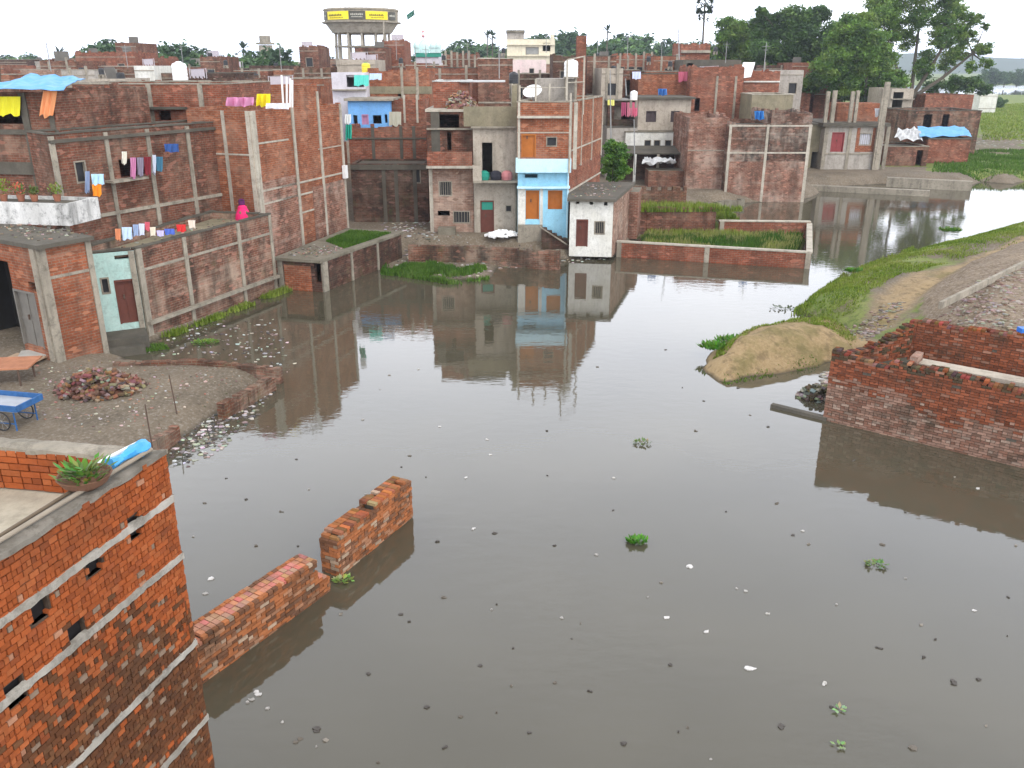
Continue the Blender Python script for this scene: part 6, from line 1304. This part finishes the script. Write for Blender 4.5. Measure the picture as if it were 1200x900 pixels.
# distant palms and the tree line
def proto_tree(i, pal):
    bl = []
    for k in range(16):
        a = rnd.uniform(0, 6.28); r = rnd.uniform(0, 3.8); bl.append((r*math.cos(a), r*math.sin(a), rnd.uniform(2.2, 8.2-r*.45), rnd.uniform(1.5, 2.3)))
    return bl
GH = [(.06, .12, .05), (.08, .15, .05), (.05, .10, .045)]
protos = []
specs = [(5, 72, 160, 1.0), (22, 70, 175, 1.1), (40, 70, 180, 1.2), (55, 72, 170, .9)]
row = []
for x, yt, Y in ((-6, 66, 230), (8, 66, 240), (20, 64, 235), (33, 65, 250), (45, 61, 240), (56, 66, 245), (116, 49, 170), (130, 47, 175), (124, 52, 168), (165, 56, 180), (178, 55, 175), (190, 57, 185), (196, 53, 165), (206, 52, 160), (216, 60, 170), (228, 63, 165), (238, 59, 180), (246, 62, 175),
                 (262, 66, 150), (272, 64, 155), (284, 60, 150), (298, 62, 160), (310, 63, 165), (322, 57, 150), (334, 60, 160), (342, 64, 155), (380, 69, 190), (392, 70, 200), (497, 60, 260), (512, 49, 240), (526, 56, 250), (543, 48, 240), (556, 47, 250), (568, 56, 260), (585, 50, 230), (660, 42, 250), (640, 44, 240), (650, 40, 255), (668, 38, 245), (690, 48, 240), (706, 47, 250), (722, 42, 255), (736, 40, 240), (750, 42, 245), (762, 47, 250), (776, 50, 240), (790, 48, 235), (803, 50, 245), (816, 50, 230), (838, 46, 220), (850, 44, 215), (630, 42, 260), (745, 50, 230), (715, 52, 230), (675, 50, 230), (150, 66, 190), (1165, 80, 420), (1180, 82, 430), (1195, 81, 440), (1150, 84, 380), (1172, 112, 210), (1210, 80, 440), (604, 58, 260), (480, 66, 240), (355, 68, 200), (70, 73, 200), (88, 70, 210)):
    row.append((x, yt, Y))
for k in range(5):
    protos.append(None)
for i, (x, yt, Y) in enumerate(row):
    X, zt_ = W(x, yt, Y); z0 = .7; sc = (zt_-z0)/9.2
    lab = 'dark hazy green tree in the far tree line behind the rooftops' if x < 1100 else 'pale hazy tree beyond the field and the river'
    k = i % 5
    if protos[k] is None:
        b = (X, Y, z0); protos[k] = tree(lab, b, proto_tree(k, GH), 2.6, .3, 9000, .34, GH if k % 2 else [(.08, .15, .045), (.10, .18, .05), (.06, .12, .045)], group='far tree line' if x < 1100 else 'trees beyond the river')
        protos[k].scale = (sc*1.15, sc*1.15, sc)
    else:
        c = copy_thing(protos[k], (X, Y, z0), rnd.uniform(0, 6.28), (sc*1.15, sc*1.15, sc), lab); c['group'] = 'far tree line' if x < 1100 else 'trees beyond the river'
for x, yt, Y in ((571, 42, 200), (577, 42, 205), (712, 36, 210), (285, 57, 170), (70, 62, 190)):
    X, zt_ = W(x, yt, Y); t = thing('palm_tree', 'small distant palm poking above the far tree line', 'palm', (X, Y, .7), 'distant palms'); m = MB(); m.tube((X, Y, .7), (X, Y, zt_), .2, .14, 5); m.build('trunk', BARK, t); m = MB()
    for i in range(24):
        a = rnd.uniform(0, 6.28); el = rnd.uniform(-.6, 1.1); m.col = (.03, .06, .03); leaf(m, (X, Y, zt_), (math.cos(a)*math.cos(el), math.sin(a)*math.cos(el), math.sin(el)), 1.8, .5)
    m.build('crown', LEAF, t)

# grass: blades as stuff
GRASS = attr_mat('grass_blade', trans=.25, rough=.7)
def grass_stuff(name, label, poly, n, hgt, pal, zf=None, wd=.05, dens=None, lean=.5, cat='grass', kind='stuff', clumps=None):
    P = np.array(poly); lo, hi = P.min(0), P.max(0); pts = np.zeros((0, 2))
    while len(pts) < n:
        q = nr.uniform(lo, hi, (n*2, 2)); k = sdf(poly, q[:, 0], q[:, 1]) > 0
        if dens is not None: k &= dens(q[:, 0], q[:, 1]) > nr.random_sample(len(q))
        pts = np.concatenate([pts, q[k]])
    pts = pts[:n]; z = ground_h(pts[:, 0], pts[:, 1]) if zf is None else zf(pts[:, 0], pts[:, 1])
    ok = z > .01; pts = pts[ok]; z = z[ok]; n = len(pts)
    h = hgt*nr.uniform(.4, 1.2, n)*(1+.45*wob(pts[:, 0], pts[:, 1], 1.1)); a = nr.uniform(0, 6.28, n); ln = nr.uniform(0, lean, n)*h
    d = np.stack([np.cos(a), np.sin(a)], 1); s_ = np.stack([-np.sin(a), np.cos(a)], 1)*wd*nr.uniform(.5, 1.3, (n, 1))
    b = np.column_stack([pts, z-.02]); v = np.stack([np.column_stack([pts-s_, z-.02]), np.column_stack([pts+s_, z-.02]), np.column_stack([pts+d*ln[:, None], z+h])], 1).reshape(-1, 3)
    me = bpy.data.meshes.new(name); me.vertices.add(3*n); me.vertices.foreach_set('co', v.astype(np.float32).ravel()); me.loops.add(3*n); me.loops.foreach_set('vertex_index', np.arange(3*n, dtype=np.int32))
    me.polygons.add(n); me.polygons.foreach_set('loop_start', np.arange(0, 3*n, 3, dtype=np.int32)); me.polygons.foreach_set('loop_total', np.full(n, 3, np.int32)); me.update(calc_edges=True)
    at = me.attributes.new('Col', 'FLOAT_COLOR', 'FACE'); cc = np.ones((n, 4), np.float32); pa = np.array(pal); wv = wob(pts[:, 0], pts[:, 1], .8); ix = np.clip(((wv+1)/2*len(pa)+nr.uniform(-.8, .8, n)).astype(int), 0, len(pa)-1); cc[:, :3] = pa[ix]*nr.uniform(.7, 1.25, (n, 1)); at.data.foreach_set('color', cc.ravel()); me.materials.append(GRASS)
    o = bpy.data.objects.new(name, me); C.objects.link(o); o['label'] = label; o['category'] = cat
    if kind: o['kind'] = kind
    return o
PG = [(.10, .17, .02), (.16, .23, .03), (.22, .27, .05), (.27, .27, .09)]
PL = [(.05, .11, .015), (.07, .15, .02), (.10, .18, .03), (.14, .2, .05)]
grass_stuff('grass', 'tall green grass growing inside the flooded enclosure', [(6.9, 48.6), (15.6, 46.3), (18.0, 52.6), (8.4, 53.4)], 16000, .34, PG+PL, wd=.035, dens=lambda x, y: .6+.9*wob(x, y, 1.5))
grass_stuff('grass', 'bright weeds on the broken wall and plot behind the enclosure', [(8.0, 53.6), (14.5, 53.8), (14.3, 60.5), (8.2, 60.5)], 9000, .4, PG, zf=lambda x, y: np.where(y < 54.5, 1.5, .85), dens=lambda x, y: .5+.5*wob(x, y, .9), wd=.04)
grass_stuff('grass', 'bright green grass patch on the flat outhouse roof', [(-8.3, 41.9), (-6.5, 46.2), (-8.9, 47.0), (-9.6, 43.8)], 9000, .12, PL, zf=lambda x, y: np.full(x.shape, 1.55), wd=.03, dens=lambda x, y: .75+.6*wob(x, y, 1.3))
grass_stuff('water_weed', 'green weeds along the rubbish bank below the central houses', px((446, 322), (452, 306), (520, 305), (570, 316), (574, 330), (530, 334), (480, 326)), 9000, .22, PL, zf=lambda x, y: np.maximum(ground_h(x, y), .02), wd=.05, dens=lambda x, y: .1+1.8*wob(x, y, 1.1))
# peninsula
pg = px((928, 366), (945, 348), (985, 326), (1060, 296), (1130, 279), (1210, 258), (1210, 300), (1120, 322), (1060, 345), (1020, 360), (1000, 378), (960, 376))
def pden(x, y):
    p = polydist(px((1030, 372), (1060, 352), (1105, 325), (1165, 300), (1210, 280), z=.8), x, y)
    sp = sdf(px((1020, 345), (1060, 322), (1105, 318), (1100, 335), (1040, 365), (1010, 372), z=.8), x, y)
    return np.where((p < .7) | (sp > -.1), .04, np.clip(.45+1.1*wob(x, y, .9), 0, 1))
grass_stuff('grass', 'patchy yellow green grass over the earth spit reaching into the pond', pg, 26000, .10, PG, dens=pden, wd=.03, lean=.9)
grass_stuff('water_weed', 'lush green weed fringe along the spit tip', px((926, 370), (932, 362), (990, 320), (1070, 290), (1075, 297), (1000, 332), (960, 352), (945, 372)), 4000, .16, PG, zf=lambda x, y: np.maximum(ground_h(x, y), .02), wd=.04, dens=lambda x, y: .35+1.1*wob(x, y, 1.7))
grass_stuff('grass', 'green grass strip on the far right bank below the sheds', px((1090, 212), (1098, 187), (1160, 184), (1215, 184), (1215, 212), (1140, 214)), 9000, .28, PL, wd=.07, dens=lambda x, y: .45+.9*wob(x, y, .6))
grass_stuff('grass', 'short grass scattered over the field at the right', px((1150, 172), (1145, 128), (1215, 124), (1215, 172)), 9000, .3, PG, wd=.12)
grass_stuff('moss', 'green scum and weeds at the water edge below the teal front', [(-15.2, 30.3), (-13.4, 31.2), (-12.9, 30.6), (-14.8, 29.8)], 1500, .12, PL, zf=lambda x, y: np.full(x.shape, .03), wd=.04)
grass_stuff('moss', 'weeds along the plinth of the long brick side wall', [(-13.8, 32.0), (-13.4, 31.9), (-10.4, 39.6), (-10.9, 39.9)], 1500, .2, PG, zf=lambda x, y: np.full(x.shape, .03), wd=.04, dens=lambda x, y: .2+.9*wob(x, y, 1.9))
grass_stuff('grass', 'green and straw grass along the back edge of the sand mound', px((835, 412), (862, 392), (905, 380), (960, 378), (1005, 392), (1000, 402), (930, 388), (880, 396), (850, 415), z=.5), 3500, .09, PG, wd=.03, dens=lambda x, y: .5+1.2*wob(x, y, 1.3), lean=.9)
grass_stuff('grass', 'sparse wet grass along the waterline of the sand mound', px((845, 452), (900, 443), (960, 430), (958, 424), (900, 436), (848, 445)), 260, .05, PG[:1], zf=lambda x, y: np.maximum(ground_h(x, y), .02), wd=.03, dens=lambda x, y: .3+1.2*wob(x, y, 2.3))
def weed(label, c, r, n, ls, pal, flat=.5, z=.02, group=None):
    m = MB()
    for i in range(n):
        a = rnd.uniform(0, 6.28); k = rnd.random()**.6; m.col = tuple(x*rnd.uniform(.7, 1.3) for x in pal[rnd.randrange(len(pal))]); p = (c[0]+r*k*math.cos(a)*1.2, c[1]+r*k*math.sin(a)*.8, z+.01)
        leaf(m, p, (math.cos(a)*.6+rnd.uniform(-.5, .5), math.sin(a)*.6+rnd.uniform(-.5, .5), rnd.uniform(.1, 1)*flat*2), ls*rnd.uniform(.6, 1.2), ls*.55)
    return single('floating_plant', m, LEAF, label, 'plant', (*c, z), group)
weed('bright green water plant floating in the middle of the pond', G(747, 636), .18, 120, .13, [(.07, .22, .02), (.11, .3, .03)], .7)
weed('dull green water plant floating right of the bright one', G(1027, 663), .17, 60, .10, [(.12, .22, .06), (.2, .26, .1)], .35)
weed('pale green water plant floating beyond the bright one', G(752, 520), .19, 50, .11, [(.14, .24, .07), (.25, .3, .15), (.1, .16, .05)], .35)
weed('yellow green leaf rosette floating at the gap between the two broken walls', G(402, 681), .14, 36, .13, [(.35, .42, .12), (.2, .3, .06)], .3)
weed('lush leafy plant at the tip of the sand mound', G(838, 410, .3), .42, 160, .26, [(.08, .2, .02), (.12, .28, .03)], .9, .35)
weed('leafy plant on the back slope of the sand mound', G(858, 398, .5), .5, 170, .24, [(.08, .2, .02), (.14, .27, .04)], .9, .4)
weed('small green plant clump on the pond side of the spit', G(1000, 318, .3), .35, 120, .2, [(.08, .2, .02)], .9, .3)
weed('round green bush at the edge of the spit against the bright water', G(1112, 275, .4), .5, 160, .28, [(.07, .17, .02), (.12, .22, .03)], .9, .6)
weed('floating weed mat in the dark water by the yard, with bright leaves', G(240, 402), .42, 200, .12, [(.1, .22, .02), (.16, .28, .04)], .2)
weed('flat brown green weed mat near the yard corner', G(168, 408), .4, 160, .12, [(.1, .18, .03), (.16, .22, .05)], .2)
weed('dark straggling weeds at the far left of the spit tip', G(918, 362), .5, 60, .15, [(.06, .09, .03)], .2)
weed('dried green leaf floating near the bottom right, upper of two', G(983, 832), .07, 9, .11, [(.3, .4, .2)], .1); weed('dried green leaf floating near the bottom right, lower of two', G(984, 875), .06, 8, .1, [(.25, .38, .15)], .1)

# ------------------------------------------------------------------ litter
LIT = attr_mat('litter', rough=.6, spec=.3)
LC = [(.6, .58, .55), (.38, .36, .33), (.24, .21, .17), (.48, .46, .42), (.08, .07, .06), (.13, .11, .085)]
def scrap(m, x, y, z, s_, col):
    m.col = col; k = rnd.randint(5, 7); a0 = rnd.uniform(0, 6.28); P = [(x+s_*rnd.uniform(.5, 1.2)*math.cos(a0+6.283*i/k), y+s_*.8*rnd.uniform(.5, 1.2)*math.sin(a0+6.283*i/k), z+rnd.uniform(.005, .03)) for i in range(k)]
    top = (x, y, z+s_*.28)
    for i in range(k): m.poly([P[i], P[(i+1) % k], top]); m.poly([(P[i][0], P[i][1], z-.02), (P[(i+1) % k][0], P[(i+1) % k][1], z-.02), P[(i+1) % k], P[i]])
def litter_field(name, label, poly, n, smin, smax, z=None, cols=LC):
    m = MB(); P = np.array(poly); lo, hi = P.min(0), P.max(0); k = 0
    while k < n:
        x, y = rnd.uniform(lo[0], hi[0]), rnd.uniform(lo[1], hi[1])
        d = float(sdf(poly, np.array([x]), np.array([y]))[0])
        if d < 0 or rnd.random() > .25+d: continue
        k += 1; zz_ = max(0, hz(x, y)) if z is None else z; scrap(m, x, y, zz_, rnd.uniform(smin, smax)*rnd.uniform(.5, 1), tuple(v*rnd.uniform(.8, 1.15) for v in cols[rnd.randrange(len(cols))]))
    return stuff(single(name, m, LIT, label, 'litter', (0, 0, 0)), label, 'litter')
litter_field('litter', 'dense floating rubbish drifting off the yard edge', px((195, 545), (205, 515), (235, 490), (300, 450), (325, 455), (300, 490), (262, 525), (225, 548)), 480, .03, .12, 0, cols=LC+[(.10, .09, .08), (.2, .18, .15), (.06, .06, .05)])
litter_field('litter', 'scattered pale rubbish on the dark water between yard and side wall', px((150, 398), (240, 375), (330, 372), (350, 430), (330, 440), (300, 425), (150, 415)), 260, .03, .11, 0)
litter_field('litter', 'rubbish and rubble strewn on the bank left of the central houses', px((462, 318), (470, 300), (425, 268), (500, 262), (515, 285), (560, 300), (580, 322), (520, 334)), 700, .05, .17)
litter_field('litter', 'rubble strewn along the waterline below the central row', px((570, 318), (560, 300), (655, 298), (725, 294), (722, 303), (660, 309), (600, 314)), 260, .05, .15, cols=[(.2, .17, .13), (.32, .28, .22), (.13, .11, .09), (.5, .48, .44)])
litter_field('rubble', 'brick rubble and stones over the ground above the ruin', px((1060, 376), (1100, 345), (1205, 305), (1205, 392), z=2.1), 700, .05, .16, cols=[(.24, .16, .12), (.28, .23, .19), (.17, .11, .08), (.34, .29, .25)])
litter_field('rubble', 'stones and brick bits scattered on the muddy yard', px((5, 510), (40, 440), (130, 432), (320, 440), (255, 480), (190, 515), (130, 525)), 420, .02, .08, cols=[(.3, .24, .18), (.5, .46, .4), (.16, .12, .09), (.34, .18, .12)])
litter_field('rubble', 'broken stones at the water corner of the ruin', px((955, 470), (962, 440), (985, 430), (985, 480)), 120, .08, .2, 0, cols=[(.3, .25, .2), (.4, .36, .3), (.15, .12, .1)])
litter_field('rubble', 'rubble heap between ruin and spit', px((985, 400), (1000, 385), (1060, 372), (1050, 395), (1010, 412)), 260, .06, .16, cols=[(.24, .19, .15), (.3, .26, .21), (.15, .11, .08)])
for lab, P_, z_, n_ in (('broken brick bits and dirt on the slab above the dark open front', [(-20, 31), (-15.8, 28.3), (-14.5, 30), (-18.8, 32.6)], ZD+.15, 140), ('dirt and bits scattered on the terrace above the teal front', [(-16, 31.4), (-14.5, 32), (-11.6, 39.6), (-13.9, 40.4)], 3.3, 120),
 ('bricks and dirt on the tall brick building roof', [(-14.8, 42.2), (-12.2, 41.3), (-9.8, 48.9), (-13, 49.9)], 7.21, 160), ('gravel and dirt on the flat outhouse slab', [(-11, 40.2), (-9, 39.7), (-8, 42), (-10, 43)], 1.56, 160), ('dirt on the roof of the whitewashed hut', [(xa4+.1, Y4+.6), (xb4-.1, Y4+.3), (xb4+1.5, Y4+6), (xa4+.9, Y4+6)], z4+.17, 110)):
    litter_field('rubble', lab, P_, n_, .03, .11, z_, cols=[(.14, .12, .09), (.3, .18, .13), (.4, .37, .32), (.09, .08, .06), (.2, .18, .13)])
litter_field('rubble', 'grey stones and mud heaps at the far right bank', px((1085, 186), (1100, 166), (1210, 158), (1210, 186)), 350, .1, .35, cols=[(.3, .27, .24), (.4, .37, .33), (.22, .16, .13)])
# floating scraps far apart on the open water: each one a thing
spots = [(808, 665, .09, 0), (880, 783, .1, 0), (782, 724, .06, 0), (827, 741, .07, 0), (656, 724, .07, 1), (700, 650, .05, 1), (717, 598, .06, 4), (873, 692, .05, 3), (929, 627, .06, 4), (948, 638, .05, 2), (941, 622, .05, 3), (1034, 638, .06, 5), (1143, 716, .05, 0), (1147, 573, .06, 0), (980, 709, .05, 1), (1079, 733, .05, 2), (1083, 771, .05, 4), (1118, 800, .07, 4), (1147, 797, .05, 4), (1069, 878, .09, 5), (966, 800, .05, 3), (965, 803, .04, 0), (916, 852, .07, 4), (787, 779, .05, 4), (691, 811, .05, 4), (862, 690, .05, 1),
         (248, 680, .09, 0), (240, 695, .07, 1), (368, 855, .10, 4), (350, 868, .08, 5), (380, 868, .07, 2), (315, 830, .06, 1), (300, 812, .08, 0), (330, 845, .05, 3), (292, 822, .07, 1), (430, 580, .05, 1), (570, 515, .05, 0), (515, 500, .05, 0), (480, 534, .05, 5), (470, 548, .05, 4), (440, 600, .04, 2), (545, 560, .05, 0), (575, 533, .04, 0), (554, 620, .06, 0), (512, 635, .05, 4), (470, 720, .06, 4), (580, 625, .05, 4), (350, 640, .06, 4), (330, 600, .05, 5), (290, 585, .05, 4), (240, 590, .05, 5), (265, 560, .05, 4), (300, 640, .06, 5), (425, 492, .06, 1), (455, 440, .06, 2), (490, 433, .06, 3), (600, 760, .05, 4), (650, 800, .04, 5), (760, 700, .04, 1), (910, 590, .05, 5), (1000, 540, .05, 4), (1120, 560, .05, 2), (825, 470, .06, 4), (780, 410, .06, 4), (865, 455, .05, 4), (815, 505, .05, 5), (700, 430, .05, 5), (640, 505, .05, 4), (900, 500, .05, 4), (1060, 600, .05, 4), (1190, 640, .06, 2), (1180, 700, .05, 4), (650, 640, .05, 4), (720, 560, .05, 3), (850, 600, .05, 4), (520, 700, .05, 5), (560, 780, .05, 4), (500, 830, .06, 4), (430, 790, .06, 4), (400, 720, .05, 2), (620, 860, .05, 4), (730, 870, .06, 4), (1030, 760, .05, 4), (900, 720, .04, 3)]
rs_ = random.Random(3)
for _ in range(36):
    x, y = rs_.uniform(215, 1190), rs_.uniform(440, 895)
    if x > 950 and y < 640: continue
    if 225 < x < 490 and 560 < y < 830 and abs((y-800)+(x-235)*.8) < 90: continue
    spots.append((x, y, rs_.uniform(.018, .04), rs_.choice((1, 2, 4, 4, 5))))
rgb = {0: ('white crumpled scrap floating on the pond', LC[0]), 1: ('grey scrap floating on the pond', LC[1]), 2: ('brown scrap floating on the pond', LC[2]), 3: ('pale scrap floating on the pond', LC[3]), 4: ('dark bit of debris floating on the pond', LC[4]), 5: ('dark brown bit of debris floating on the pond', LC[5])}
for x, y, s_, k in spots:
    c = G(x, y); m = MB()
    for j in range(rnd.randint(1, 3)): scrap(m, c[0]+rnd.uniform(-s_, s_)*.6, c[1]+rnd.uniform(-s_, s_)*.6, .0, s_*rnd.uniform(.5, 1), rgb[k][1])
    single('floating_scrap', m, LIT, rgb[k][0], 'litter', (*c, 0), 'scraps floating on the open pond: '+rgb[k][0].split(' floating')[0])

for o in list(C.objects):
    if not o.parent and 'label' in o.keys() and not 4 <= len(o['label'].split()) <= 16: print('LABEL', len(o['label'].split()), o.name, o['label'])
